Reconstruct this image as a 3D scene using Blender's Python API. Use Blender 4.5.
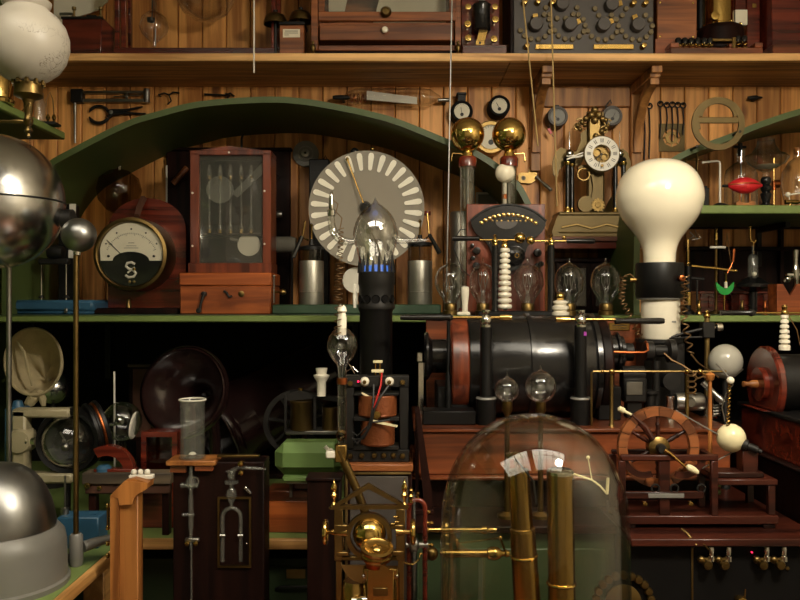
import bpy, bmesh, math, random
from mathutils import Vector, Matrix
random.seed(7)
for o in list(bpy.data.objects): bpy.data.objects.remove(o)
SC = bpy.context.scene; COL = SC.collection
PI = math.pi
CZ = 1.45                      # eye height
F = 800.0                      # focal length in pixels of an 800 px wide frame
# ---------------- camera
cam = bpy.data.cameras.new('camera'); cam.sensor_width = 36; cam.lens = 36; cam.clip_start = .05
co = bpy.data.objects.new('camera', cam); COL.objects.link(co)
co.location = (0, 0, CZ); co.rotation_euler = (PI/2, 0, 0); SC.camera = co
# ---------------- world, exposure
w = bpy.data.worlds.new('world'); SC.world = w; w.use_nodes = True
w.node_tree.nodes['Background'].inputs[0].default_value = (1, .75, .5, 1)
w.node_tree.nodes['Background'].inputs[1].default_value = .02
vs = SC.view_settings; vs.view_transform = 'Standard'; vs.look = 'None'; vs.exposure = 0.32; vs.gamma = 1; vs.use_curve_mapping = False
LAMP_POWER = 7.0               # emission of the ceiling lamp's panes
PENDANT_POWER = 140.0          # emission of the opal pendant lamp
# ---------------- materials
def lin(c):
    return tuple((v/12.92 if v <= .04045 else ((v+.055)/1.055)**2.4) for v in [x/255 for x in c])
M = {}
def mk(name, col, rough=.5, metal=0., var=.15, bump=.0, scale=9., coat=0., **kw):
    m = bpy.data.materials.new(name); m.use_nodes = True; nt = m.node_tree; b = nt.nodes['Principled BSDF']
    c = lin(col); b.inputs['Roughness'].default_value = rough; b.inputs['Metallic'].default_value = metal
    tc = nt.nodes.new('ShaderNodeTexCoord'); n = nt.nodes.new('ShaderNodeTexNoise')
    n.inputs['Scale'].default_value = scale; n.inputs['Detail'].default_value = 6
    nt.links.new(tc.outputs['Object'], n.inputs['Vector'])
    r = nt.nodes.new('ShaderNodeValToRGB'); e = r.color_ramp.elements
    e[0].position = .3; e[1].position = .7
    e[0].color = tuple(v*(1-var) for v in c)+(1,); e[1].color = tuple(min(1, v*(1+var)) for v in c)+(1,)
    nt.links.new(n.outputs['Fac'], r.inputs['Fac']); nt.links.new(r.outputs['Color'], b.inputs['Base Color'])
    rr = nt.nodes.new('ShaderNodeMapRange'); rr.inputs['To Min'].default_value = max(.02, rough*.75); rr.inputs['To Max'].default_value = min(1, rough*1.3)
    nt.links.new(n.outputs['Fac'], rr.inputs['Value']); nt.links.new(rr.outputs[0], b.inputs['Roughness'])
    if coat: b.inputs['Coat Weight'].default_value = coat; b.inputs['Coat Roughness'].default_value = .12
    if bump:
        bp = nt.nodes.new('ShaderNodeBump'); bp.inputs['Strength'].default_value = bump; bp.inputs['Distance'].default_value = .004
        n2 = nt.nodes.new('ShaderNodeTexNoise'); n2.inputs['Scale'].default_value = scale*9; nt.links.new(tc.outputs['Object'], n2.inputs['Vector'])
        nt.links.new(n2.outputs['Fac'], bp.inputs['Height']); nt.links.new(bp.outputs[0], b.inputs['Normal'])
    for k, v in kw.items(): b.inputs[k].default_value = v
    M[name] = m; return m
def wood(name, c1, c2, axis='z', rough=.45, coat=.0, sc=1., knots=False, spec=.5):
    m = bpy.data.materials.new(name); m.use_nodes = True; nt = m.node_tree; b = nt.nodes['Principled BSDF']
    N = nt.nodes.new; Lk = nt.links.new
    tc = N('ShaderNodeTexCoord'); oi = N('ShaderNodeObjectInfo'); add = N('ShaderNodeVectorMath'); add.operation = 'ADD'
    mul = N('ShaderNodeVectorMath'); mul.operation = 'SCALE'; mul.inputs['Scale'].default_value = 17.
    comb = N('ShaderNodeCombineXYZ')
    for i in range(3): Lk(oi.outputs['Random'], comb.inputs[i])
    Lk(comb.outputs[0], mul.inputs[0]); Lk(tc.outputs['Object'], add.inputs[0]); Lk(mul.outputs[0], add.inputs[1])
    mp = N('ShaderNodeMapping'); s = [26*sc]*3; s['xyz'.index(axis)] = 1.6*sc; mp.inputs['Scale'].default_value = s
    Lk(add.outputs[0], mp.inputs['Vector'])
    n = N('ShaderNodeTexNoise'); n.inputs['Scale'].default_value = 1; n.inputs['Detail'].default_value = 8; n.inputs['Distortion'].default_value = .7
    Lk(mp.outputs[0], n.inputs['Vector'])
    r = N('ShaderNodeValToRGB'); e = r.color_ramp.elements; e[0].position = .38; e[1].position = .62
    e[0].color = tuple(v*.82 for v in lin(c1))+(1,); e[1].color = tuple(min(1, v*1.08) for v in lin(c2))+(1,)
    Lk(n.outputs['Fac'], r.inputs['Fac'])
    hv = N('ShaderNodeHueSaturation'); mr = N('ShaderNodeMapRange'); mr.inputs['To Min'].default_value = .78; mr.inputs['To Max'].default_value = 1.15
    Lk(oi.outputs['Random'], mr.inputs['Value']); Lk(mr.outputs[0], hv.inputs['Value']); Lk(r.outputs['Color'], hv.inputs['Color'])
    out = hv.outputs['Color']
    if knots:
        mp2 = N('ShaderNodeMapping'); mp2.inputs['Scale'].default_value = (8, 8, 3.4); Lk(add.outputs[0], mp2.inputs['Vector'])
        vo = N('ShaderNodeTexVoronoi'); vo.inputs['Scale'].default_value = 1; Lk(mp2.outputs[0], vo.inputs['Vector'])
        cr = N('ShaderNodeValToRGB'); cr.color_ramp.elements[0].position = .09; cr.color_ramp.elements[1].position = .2
        cr.color_ramp.elements[0].color = (.25, .16, .1, 1); cr.color_ramp.elements[1].color = (1, 1, 1, 1)
        Lk(vo.outputs['Distance'], cr.inputs['Fac'])
        mx = N('ShaderNodeMix'); mx.data_type = 'RGBA'; mx.blend_type = 'MULTIPLY'; mx.inputs['Factor'].default_value = .9
        Lk(out, mx.inputs['A']); Lk(cr.outputs['Color'], mx.inputs['B']); out = mx.outputs['Result']
    Lk(out, b.inputs['Base Color'])
    bp = N('ShaderNodeBump'); bp.inputs['Strength'].default_value = .18; bp.inputs['Distance'].default_value = .002
    Lk(n.outputs['Fac'], bp.inputs['Height']); Lk(bp.outputs[0], b.inputs['Normal'])
    b.inputs['Roughness'].default_value = rough; b.inputs['Specular IOR Level'].default_value = spec
    if coat: b.inputs['Coat Weight'].default_value = coat; b.inputs['Coat Roughness'].default_value = .15
    M[name] = m; return m
def thin(name, tint=(1, 1, 1), rough=.02, body=0., bodycol=(200, 200, 190), edge=.16, lo=.06, hi=.75):
    """thin blown glass: clear straight on, reflecting towards its rims"""
    m = bpy.data.materials.new(name); m.use_nodes = True; nt = m.node_tree; nt.nodes.remove(nt.nodes['Principled BSDF'])
    N = nt.nodes.new; Lk = nt.links.new; out = nt.nodes['Material Output']
    tr = N('ShaderNodeBsdfTransparent'); tr.inputs[0].default_value = (*tint, 1)
    gl = N('ShaderNodeBsdfGlossy'); gl.inputs['Roughness'].default_value = rough
    lw = N('ShaderNodeLayerWeight'); lw.inputs['Blend'].default_value = edge
    mr = N('ShaderNodeMapRange'); mr.inputs['To Min'].default_value = .05; mr.inputs['To Max'].default_value = hi
    Lk(lw.outputs['Facing'], mr.inputs['Value'])
    pw = N('ShaderNodeMath'); pw.operation = 'POWER'; pw.inputs[1].default_value = 1.6; Lk(mr.outputs[0], pw.inputs[0])
    cl = N('ShaderNodeMath'); cl.operation = 'MAXIMUM'; cl.inputs[1].default_value = lo; Lk(pw.outputs[0], cl.inputs[0])
    base = tr.outputs[0]
    if body:
        df = N('ShaderNodeBsdfDiffuse'); df.inputs[0].default_value = (*lin(bodycol), 1); mb = N('ShaderNodeMixShader'); mb.inputs[0].default_value = body
        Lk(base, mb.inputs[1]); Lk(df.outputs[0], mb.inputs[2]); base = mb.outputs[0]
    mx = N('ShaderNodeMixShader'); Lk(cl.outputs[0], mx.inputs[0]); Lk(base, mx.inputs[1]); Lk(gl.outputs[0], mx.inputs[2])
    Lk(mx.outputs[0], out.inputs['Surface']); M[name] = m; return m
wood('pine', (186, 118, 56), (226, 162, 90), 'z', .5, knots=True)
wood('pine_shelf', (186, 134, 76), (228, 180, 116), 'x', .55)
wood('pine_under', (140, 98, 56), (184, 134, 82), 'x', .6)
wood('pine_bracket', (138, 88, 44), (182, 126, 70), 'z', .5)
wood('mahogany', (80, 38, 20), (128, 66, 36), 'x', .3, .4)
wood('mahogany_upright', (78, 32, 20), (122, 56, 32), 'z', .3, .4)
wood('dark_mahogany', (18, 7, 5), (34, 14, 9), 'z', .5, .0, spec=.15)
wood('deep_mahogany', (36, 14, 9), (64, 27, 17), 'x', .35, .15, spec=.3)  # mahogany in a darker tone, for the hand wheel machine and cabinet top
wood('red_mahogany', (72, 22, 14), (108, 40, 24), 'x', .25, .5)
wood('orange_wood', (138, 64, 24), (176, 92, 40), 'x', .42, .25)
wood('oak', (140, 82, 34), (172, 110, 52), 'z', .5)
wood('bench_edge', (168, 118, 62), (200, 150, 88), 'x', .5)
wood('bench_edge_long', (168, 118, 62), (200, 150, 88), 'y', .5)
wood('walnut', (100, 54, 28), (146, 86, 46), 'x', .4, .2)
wood('grey_board', (70, 58, 46), (102, 86, 66), 'x', .7)
wood('dark_floor', (46, 34, 24), (74, 54, 36), 'y', .5)
mk('green_paint', (112, 130, 70), .45, var=.12, scale=5)
mk('arch_green', (66, 80, 38), .5, var=.15, scale=5)
mk('dark_green', (48, 72, 50), .5, var=.2)
mk('steel_green', (42, 56, 32), .5, var=.15, scale=4)
mk('hood_green', (98, 124, 68), .4, var=.08)
mk('cream_wall', (186, 176, 156), .8, var=.06)
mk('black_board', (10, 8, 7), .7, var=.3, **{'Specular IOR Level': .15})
mk('brass', (172, 140, 80), .24, 1, .07, scale=4)
mk('bright_brass', (216, 182, 108), .13, 1, .1)
mk('old_brass', (122, 100, 60), .36, 1, .3, .1)
mk('dull_brass', (150, 126, 80), .45, 1, .25)
mk('painted_brass', (100, 84, 50), .45, .6, .25)
mk('satin_steel', (146, 146, 144), .34, 1, .1)
mk('chrome', (210, 208, 202), .12, 1, .06)
mk('steel', (150, 148, 142), .35, 1, .2)
mk('spun_steel', (214, 214, 212), .22, 1, .12, scale=5)
mk('cast_grey', (112, 110, 104), .4, .1, .08)
mk('foil', (166, 162, 150), .38, .9, .15, .15)
mk('iron', (30, 28, 26), .5, .4, .3)
mk('ebonite', (14, 13, 13), .4, 0, .25, **{'Specular IOR Level': .3})
mk('ebonite_gloss', (24, 23, 23), .2, 0, .2, .06)
mk('slate', (70, 64, 60), .5, 0, .15)
mk('porcelain', (232, 224, 204), .18, 0, .04, coat=.5)
mk('ivory', (226, 214, 172), .25, 0, .06)
mk('opal', (246, 236, 210), .14, 0, .02, scale=3, coat=.6)
mk('violet', (150, 50, 150), .5)
mk('cream_enamel', (146, 136, 108), .4, 0, .08)
mk('milk_glass', (168, 164, 152), .15, 0, .05, coat=.5)
mk('frost_white', (220, 214, 200), .3, 0, .05)
mk('paper', (226, 218, 196), .7, 0, .05)
mk('foil_white', (246, 240, 222), .4, 0, .04)
mk('copper', (166, 92, 52), .35, 1, .2)
mk('copper_winding', (128, 70, 38), .4, .4, .3, .3, 14)
mk('blue_paint', (44, 82, 108), .4, 0, .12)
mk('blue_glow', (110, 150, 230), .3, 0, .2)
mk('red_rubber', (196, 34, 40), .35, 0, .1)
mk('red_wire', (190, 30, 26), .4, 0, .1)
mk('green_glass', (20, 150, 60), .15, 0, .1)
mk('linen', (176, 160, 124), .85, 0, .15, .4, 16)
mk('leather', (74, 44, 30), .6, 0, .25)
mk('horn_lacquer', (30, 16, 15), .2, 0, .3, coat=.7)
mk('grey_felt', (92, 88, 78), .8, 0, .15)
mk('cord', (176, 146, 90), .7, 0, .1)
mk('wire', (120, 92, 60), .4, .7, .2)
mk('ink', (26, 24, 24), .5, 0, .1)
mk('dull_stud', (112, 98, 70), .6, .2, .2)
mk('leadgrey', (120, 118, 112), .5, .2, .1)
thin('glass', (.96, .96, .95), edge=.45, lo=.08, hi=1.0); thin('bell_glass', (.985, .99, .95), .02, edge=.27, lo=.01, hi=.9); thin('silvered_glass', (.9, .9, .88), .03, edge=.4, lo=.32, hi=.95)
thin('dusty_glass', (.92, .93, .9), .1, .07)
thin('smoked_glass', (.55, .5, .4), .03, .0)
thin('plate_glass', (.84, .82, .78), .04, .45, (196, 188, 174))
thin('pane_glass', (.92, .92, .9), .03, .05)
def frosted():
    m = bpy.data.materials.new('etched_globe'); m.use_nodes = True; nt = m.node_tree; b = nt.nodes['Principled BSDF']
    N = nt.nodes.new; Lk = nt.links.new
    tc = N('ShaderNodeTexCoord'); n = N('ShaderNodeTexNoise'); n.inputs['Scale'].default_value = 24; n.inputs['Detail'].default_value = 2; n.inputs['Distortion'].default_value = 3.2
    Lk(tc.outputs['Object'], n.inputs['Vector'])
    r = N('ShaderNodeValToRGB'); e = r.color_ramp.elements
    e[0].position = .47; e[0].color = (0, 0, 0, 1); e[1].position = .5; e[1].color = (1, 1, 1, 1)
    x = e.new(.53); x.color = (0, 0, 0, 1); Lk(n.outputs['Fac'], r.inputs['Fac'])
    sp = N('ShaderNodeSeparateXYZ'); Lk(tc.outputs['Object'], sp.inputs[0])
    n2 = N('ShaderNodeTexNoise'); n2.inputs['Scale'].default_value = 7; Lk(tc.outputs['Object'], n2.inputs['Vector'])
    # the garland runs round the globe's upper belly
    a = N('ShaderNodeMath'); a.operation = 'SUBTRACT'; a.inputs[1].default_value = .188; Lk(sp.outputs[2], a.inputs[0])
    a2 = N('ShaderNodeMath'); a2.operation = 'ABSOLUTE'; Lk(a.outputs[0], a2.inputs[0])
    a3 = N('ShaderNodeMapRange'); a3.inputs['From Min'].default_value = .03; a3.inputs['From Max'].default_value = .065; a3.inputs['To Min'].default_value = 1; a3.inputs['To Max'].default_value = 0
    Lk(a2.outputs[0], a3.inputs['Value'])
    st = N('ShaderNodeMath'); st.operation = 'GREATER_THAN'; st.inputs[1].default_value = .48; Lk(n2.outputs['Fac'], st.inputs[0])
    m1 = N('ShaderNodeMath'); m1.operation = 'MULTIPLY'; Lk(a3.outputs[0], m1.inputs[0]); Lk(r.outputs['Color'], m1.inputs[1])
    m2 = N('ShaderNodeMath'); m2.operation = 'MULTIPLY'; Lk(m1.outputs[0], m2.inputs[0]); Lk(st.outputs[0], m2.inputs[1])
    mx = N('ShaderNodeMix'); mx.data_type = 'RGBA'; mx.inputs['A'].default_value = (*lin((182, 174, 160)), 1); mx.inputs['B'].default_value = (*lin((98, 86, 70)), 1)
    Lk(m2.outputs[0], mx.inputs['Factor']); Lk(mx.outputs['Result'], b.inputs['Base Color'])
    b.inputs['Roughness'].default_value = .38; b.inputs['Transmission Weight'].default_value = .12; b.inputs['Subsurface Weight'].default_value = .0
    M['etched_globe'] = m
frosted()
def emit(name, col, strength):
    m = bpy.data.materials.new(name); m.use_nodes = True; nt = m.node_tree; nt.nodes.remove(nt.nodes['Principled BSDF'])
    e = nt.nodes.new('ShaderNodeEmission'); e.inputs[0].default_value = (*col, 1); e.inputs[1].default_value = strength
    nt.links.new(e.outputs[0], nt.nodes['Material Output'].inputs['Surface']); M[name] = m
emit('lamp_pane', (1, .90, .72), LAMP_POWER); emit('pendant_glow', (1, .90, .72), PENDANT_POWER)
emit('flame_blue', (.12, .3, 1), .8)
emit('pilot_red', (1, .02, .08), 2.)
# ---------------- geometry helpers
def newmesh(name, geoms, mat, sharp=38):
    vs_, fs = [], []
    for v, f in geoms:
        o = len(vs_); vs_ += [tuple(p) for p in v]; fs += [tuple(i+o for i in q) for q in f]
    me = bpy.data.meshes.new(name); me.from_pydata(vs_, [], fs)
    bm = bmesh.new(); bm.from_mesh(me); bmesh.ops.recalc_face_normals(bm, faces=bm.faces); bm.to_mesh(me); bm.free()
    me.shade_smooth(); me.set_sharp_from_angle(angle=math.radians(sharp))
    me.materials.append(M[mat]); return me
def mbox(x0, x1, y0, y1, z0, z1, b=0.):
    if x1 < x0: x0, x1 = x1, x0
    if y1 < y0: y0, y1 = y1, y0
    if z1 < z0: z0, z1 = z1, z0
    b = min(b, .45*min(x1-x0, y1-y0, z1-z0))
    if b <= 0:
        v = [(x, y, z) for x in (x0, x1) for y in (y0, y1) for z in (z0, z1)]
        return v, [(0, 1, 3, 2), (4, 6, 7, 5), (0, 4, 5, 1), (2, 3, 7, 6), (0, 2, 6, 4), (1, 5, 7, 3)]
    lo = (x0, y0, z0); hi = (x1, y1, z1); v = []; idx = {}
    for sx in (0, 1):
        for sy in (0, 1):
            for sz in (0, 1):
                for ax in range(3):
                    p = [0, 0, 0]
                    for i, s in enumerate((sx, sy, sz)):
                        e = hi[i] if s else lo[i]
                        p[i] = e if i == ax else (e-b if s else e+b)
                    idx[(sx, sy, sz, ax)] = len(v); v.append(tuple(p))
    f = []
    for ax in range(3):
        o = [i for i in range(3) if i != ax]
        for s in (0, 1):
            q = []
            for a, c in ((0, 0), (1, 0), (1, 1), (0, 1)):
                k = [0, 0, 0]; k[ax] = s; k[o[0]] = a; k[o[1]] = c; q.append(idx[(*k, ax)])
            f.append(tuple(q))
        for a in (0, 1):           # the edge strips along axis ax
            for c in (0, 1):
                k0 = [0, 0, 0]; k0[o[0]] = a; k0[o[1]] = c; k1 = list(k0); k1[ax] = 1
                f.append((idx[(*k0, o[0])], idx[(*k1, o[0])], idx[(*k1, o[1])], idx[(*k0, o[1])]))
    for sx in (0, 1):
        for sy in (0, 1):
            for sz in (0, 1): f.append(tuple(idx[(sx, sy, sz, a)] for a in range(3)))
    return v, f
def lathe_core(c, ax, prof, n):
    ax = Vector(ax).normalized(); c = Vector(c)
    u = ax.cross(Vector((0, 1, 0)) if abs(ax.y) < .9 else Vector((1, 0, 0))).normalized(); w_ = ax.cross(u)
    v, f, rings = [], [], []
    for r, t in prof:
        if r < 1e-7: rings.append([len(v)]); v.append(c+ax*t)
        else:
            rings.append(list(range(len(v), len(v)+n)))
            for i in range(n):
                a = 2*PI*i/n; v.append(c+ax*t+(u*math.cos(a)+w_*math.sin(a))*r)
    for A, B in zip(rings, rings[1:]):
        if len(A) == 1 and len(B) == 1: continue
        for i in range(n):
            j = (i+1) % n
            if len(A) == 1: f.append((A[0], B[i], B[j]))
            elif len(B) == 1: f.append((A[i], B[0], A[j]))
            else: f.append((A[i], B[i], B[j], A[j]))
    return v, f
def tube_core(pts, r, n=8, closed=False):
    pts = [Vector(p) for p in pts]; m = len(pts)
    rs = r if isinstance(r, (list, tuple)) else [r]*m
    v, f = [], []; prev = None
    for i in range(m):
        if closed: t = pts[(i+1) % m]-pts[i-1]
        else: t = pts[min(i+1, m-1)]-pts[max(i-1, 0)]
        if t.length < 1e-9: t = Vector((0, 0, 1))
        t.normalize()
        if prev is None:
            u = t.cross(Vector((0, 1, 0)) if abs(t.y) < .9 else Vector((1, 0, 0))).normalized()
        else:
            u = (prev-t*prev.dot(t))
            u = u.normalized() if u.length > 1e-6 else t.orthogonal().normalized()
        prev = u; w_ = t.cross(u)
        for k in range(n):
            a = 2*PI*k/n; v.append(pts[i]+(u*math.cos(a)+w_*math.sin(a))*rs[i])
    for i in range(m if closed else m-1):
        for k in range(n):
            j = (k+1) % n; a = (i+1) % m
            f.append((i*n+k, i*n+j, a*n+j, a*n+k))
    if not closed: f.append(tuple(range(n-1, -1, -1))); f.append(tuple((m-1)*n+k for k in range(n)))
    return v, f
def arc(cx, cy, r, a0, a1, n=16, ry=None):
    """picture-plane arc, degrees, counter-clockwise from the right"""
    ry = ry or r
    return [(cx+r*math.cos(math.radians(a0+(a1-a0)*i/n)), cy-ry*math.sin(math.radians(a0+(a1-a0)*i/n))) for i in range(n+1)]
def sm(prof, k=4):
    """the same lathe profile with rounded spans between its points"""
    out = []
    for i in range(len(prof)-1):
        p0, p1, p2, p3 = prof[max(i-1, 0)], prof[i], prof[i+1], prof[min(i+2, len(prof)-1)]
        for j in range(k):
            t = j/k; out.append(tuple(.5*(2*p1[a]+(p2[a]-p0[a])*t+(2*p0[a]-5*p1[a]+4*p2[a]-p3[a])*t*t+(3*p1[a]-p0[a]-3*p2[a]+p3[a])*t**3) for a in (0, 1)))
    out = [(max(r, 0), y) for r, y in out]; out.append(prof[-1]); return out
def tag(o, label=None, cat=None, group=None, kind=None):
    if label: o['label'] = label
    if cat: o['category'] = cat
    if group: o['group'] = group
    if kind: o['kind'] = kind
    return o
def ob(name, me, parent=None):
    o = bpy.data.objects.new(name, me); COL.objects.link(o); o.parent = parent; return o
class T:
    """a thing at depth Y; its shapes are written in photograph pixels of that depth (x right, y down, d away)"""
    def __init__(s, name, label, cat, px, Y, z=None, py=None, group=None, rz=0, kind=None):
        s.k = Y/F; s.px = px; s.Y = Y
        if z is None: z = CZ+(300-py)*s.k
        s.z = z; s.b = 300-(z-CZ)/s.k
        s.name = name; s.meta = (label, cat, group, kind); s.rz = rz; s.o = None; s.off = Vector()
    def root(s, me=None):
        if s.o is None:
            s.o = ob(s.name, me); s.o.location = ((s.px-400)*s.k, s.Y, s.z); s.o.rotation_euler = (0, 0, s.rz); tag(s.o, *s.meta)
        return s.o
    def c(s, x, y, d=0): return Vector(((x-s.px)*s.k, d*s.k, (s.b-y)*s.k))+s.off
    def at(s, Y2):
        """the same thing written in pixels of another depth"""
        s.root(); n = T(s.name, None, None, s.px, Y2, py=s.b); n.o = s.o
        n.off = Vector(((s.px-400)*n.k, Y2, CZ+(300-s.b)*n.k))-s.o.location; return n
    def wx(s, X): return 400+X/s.k
    def wy(s, z): return 300-(z-CZ)/s.k
    def wd(s, Y2): return (Y2-s.Y)/s.k
    def one(s, mat, *g, sharp=38): s.root(newmesh(s.name, g, mat, sharp)); return s.o
    def part(s, name, mat, *g, to=None, label=None, sharp=38):
        o = ob(name, newmesh(name, g, mat, sharp), to or s.root())
        if label: o['label'] = label
        return o
    def each(s, name, mat, *g, to=None, sharp=38):
        for q in g: s.part(name, mat, q, to=to, sharp=sharp)
    def again(s, src, x0, y0, x1, y1, to=None, ang=None):
        """another piece sharing src's mesh, moved by the pixel offset"""
        o = ob(src.name.split('.')[0], src.data, to or s.root()); o.location = s.c(x1, y1)-s.c(x0, y0); return o
    def box(s, x0, y0, x1, y1, d0, d1, b=.5):
        a = s.c(x0, y0, d0); e = s.c(x1, y1, d1); return mbox(a.x, e.x, a.y, e.y, e.z, a.z, b*s.k)
    def L(s, x, prof, d=0, n=20):
        return lathe_core(s.c(x, s.b, d), (0, 0, 1), [(r*s.k, (s.b-y)*s.k) for r, y in prof], n)
    def LX(s, y, prof, d=0, n=20):
        return lathe_core(s.c(s.px, y, d), (1, 0, 0), [(r*s.k, (x-s.px)*s.k) for r, x in prof], n)
    def LY(s, x, y, prof, n=24):
        return lathe_core(s.c(x, y, 0), (0, 1, 0), [(r*s.k, d*s.k) for r, d in prof], n)
    def LD(s, p, q, prof, n=16):
        a = s.c(*p); e = s.c(*q); L_ = (e-a).length
        return lathe_core(a, e-a, [(r*s.k, t*L_) for r, t in prof], n)
    def sph(s, x, y, r, d=0, n=18, sz=1.):
        m = max(6, n//2)
        return s.L(x, [(r*math.sin(PI*i/m) if 0 < i < m else 0, y-r*sz*math.cos(PI*i/m)) for i in range(m+1)], d, n)
    def tube(s, pts, r, n=8, closed=False):
        rr = [q*s.k for q in r] if isinstance(r, (list, tuple)) else r*s.k
        return tube_core([s.c(*p) for p in pts], rr, n, closed)
    def torus(s, x, y, R, r, d=0, ax='y', n=24, m=8, ry=None):
        ps = []
        for i in range(n):
            a = 2*PI*i/n; C_, S_ = R*math.cos(a), (ry or R)*math.sin(a)
            ps.append({'y': (x+C_, y-S_, d), 'z': (x+C_, y, d+S_), 'x': (x, y-S_, d+C_)}[ax])
        return s.tube(ps, r, m, True)
    def helix(s, p, q, R, turns, r, n=6, per=10):
        a = s.c(*p); e = s.c(*q); t = (e-a).normalized(); u = t.cross(Vector((0, 1, 0)) if abs(t.y) < .9 else Vector((1, 0, 0))).normalized(); w_ = t.cross(u)
        m = int(turns*per); pts = []
        for i in range(m+1):
            g = 2*PI*i/per; pts.append(a+(e-a)*(i/m)+(u*math.cos(g)+w_*math.sin(g))*R*s.k)
        return tube_core(pts, r*s.k, n)
    def prism(s, poly, d0, d1):
        n = len(poly); v = [s.c(x, y, d) for d in (d0, d1) for x, y in poly]
        return v, [tuple(range(n)), tuple(range(2*n-1, n-1, -1))]+[(i, (i+1) % n, n+(i+1) % n, n+i) for i in range(n)]
    def ring(s, outer, inner, d0, d1, closed=True):
        n = len(outer); v = [s.c(x, y, d) for d in (d0, d1) for P in (outer, inner) for x, y in P]; f = []
        for i in range(n if closed else n-1):
            j = (i+1) % n
            f += [(i, j, n+j, n+i), (2*n+i, 3*n+i, 3*n+j, 2*n+j), (i, 2*n+i, 2*n+j, j), (n+i, n+j, 3*n+j, 3*n+i)]
        if not closed: f += [(0, n, 3*n, 2*n), (n-1, 3*n-1, 4*n-1, 2*n-1)]
        return v, f
def copy_tree(o, parent=None):
    c = o.copy(); COL.objects.link(c); c.parent = parent
    for ch in list(o.children): copy_tree(ch, c)
    return c
def struct(name, mat, *g, parent=None, label=None, cat=None):
    o = ob(name, newmesh(name, g, mat), parent)
    if parent is None: tag(o, label, cat, None, 'structure')
    return o
# ================= THE SETTING =================
WY = 3.58                       # face of the boarded back wall
XL, XR, YB, ZTOP = -1.75, 1.95, -1.7, 3.05
ZT, ZM, ZR, ZB, ZC, ZF = 2.434, 1.395, 1.8025, .73, .861, .66
ZK = 1.09                      # top of the big coil's plinth
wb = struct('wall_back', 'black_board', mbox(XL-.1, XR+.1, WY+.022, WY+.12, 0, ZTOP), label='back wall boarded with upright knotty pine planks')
pw = .108; x = XL+.002; i = 0; pm = None
pm = newmesh('plank', [mbox(0, pw-.003, 0, .022, 0, ZTOP-1.36, .004)], 'pine')
while x < XR-.02:
    o = ob('plank', pm, wb); o.location = (x, WY, 1.36); x += pw
bb = newmesh('backboard', [mbox(XL+.002, XR-.002, WY+.001, WY+.022, .01, 1.358)], 'black_board'); ob('backboard', bb, wb)['label'] = 'near black boards of the wall below the shelf'  # the wall face below the shelf is coloured near black
struct('floor', 'dark_floor', mbox(XL-.1, XR+.1, YB-.1, WY+.12, -.08, 0), label='dark wooden floor of the workshop')
struct('ceiling', 'cream_wall', mbox(XL-.1, XR+.1, YB-.1, WY+.12, ZTOP, ZTOP+.08), label='plain cream ceiling above the shelves')
struct('wall_left', 'arch_green', mbox(XL-.1, XL, YB, WY+.02, 0, ZTOP), label='green painted side wall by the metal globes')
struct('wall_right', 'cream_wall', mbox(XR, XR+.1, YB, WY+.02, 0, ZTOP), label='plain cream side wall beside the right bench')
struct('wall_front', 'cream_wall', mbox(XL-.1, XR+.1, YB-.1, YB, 0, ZTOP), label='plain cream wall facing the boarded wall')
# ceiling lamp: a glazed box of twelve panes
def ceiling_lamp(x0, x1, y0, y1, nx, ny, label):
    r = ob('ceiling_lamp', None); r.location = ((x0+x1)/2, (y0+y1)/2, ZTOP); tag(r, label, 'lamp')
    cx, cy = (x0+x1)/2, (y0+y1)/2; hx, hy = (x1-x0)/2, (y1-y0)/2
    g = [mbox(-hx-.03, hx+.03, -hy-.03, -hy, -.07, 0), mbox(-hx-.03, hx+.03, hy, hy+.03, -.07, 0), mbox(-hx-.03, -hx, -hy, hy, -.07, 0), mbox(hx, hx+.03, -hy, hy, -.07, 0)]
    ob('frame', newmesh('frame', g, 'iron'), r)
    dx, dy = 2*hx/nx, 2*hy/ny
    b = [mbox(-hx+i*dx-.008, -hx+i*dx+.008, -hy, hy, -.07, -.035) for i in range(1, nx)]+[mbox(-hx, hx, -hy+j*dy-.008, -hy+j*dy+.008, -.07, -.035) for j in range(1, ny)]
    ob('glazing_bar', newmesh('glazing_bar', b, 'iron'), r)
    pn = newmesh('pane', [mbox(-dx/2+.008, dx/2-.008, -dy/2+.008, dy/2-.008, -.052, -.046)], 'lamp_pane')
    for i in range(nx):
        for j in range(ny): o = ob('pane', pn, r); o.location = (-hx+(i+.5)*dx, -hy+(j+.5)*dy, 0)
ceiling_lamp(.1, 1.45, .1, 1.15, 5, 4, 'glazed ceiling lamp nearer the white bulb')
ceiling_lamp(-1.45, -.1, .1, 1.15, 5, 4, 'glazed ceiling lamp nearer the metal globes')
# opal pendant that hangs before the right end of the shelves
pd = ob('pendant_lamp', None); pd.location = (.95, .85, ZTOP); tag(pd, 'opal glass pendant lamp hanging from the ceiling', 'lamp')
ob('ceiling_rose', newmesh('ceiling_rose', [lathe_core((0, 0, 0), (0, 0, -1), [(.05, 0), (.05, .012), (.01, .03)], 20)], 'old_brass'), pd)
ob('stem', newmesh('stem', [lathe_core((0, 0, 0), (0, 0, -1), [(.006, .02), (.006, .46)], 10)], 'old_brass'), pd)
ob('gallery', newmesh('gallery', [lathe_core((0, 0, 0), (0, 0, -1), [(.02, .45), (.06, .47), (.06, .49)], 20)], 'old_brass'), pd)
ob('shade', newmesh('shade', [lathe_core((0, 0, 0), (0, 0, -1), [(.055, .485), (.1, .51), (.125, .55), (.13, .59), (.115, .64), (.08, .675), (.04, .69), (0, .693)], 28)], 'pendant_glow'), pd)
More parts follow.
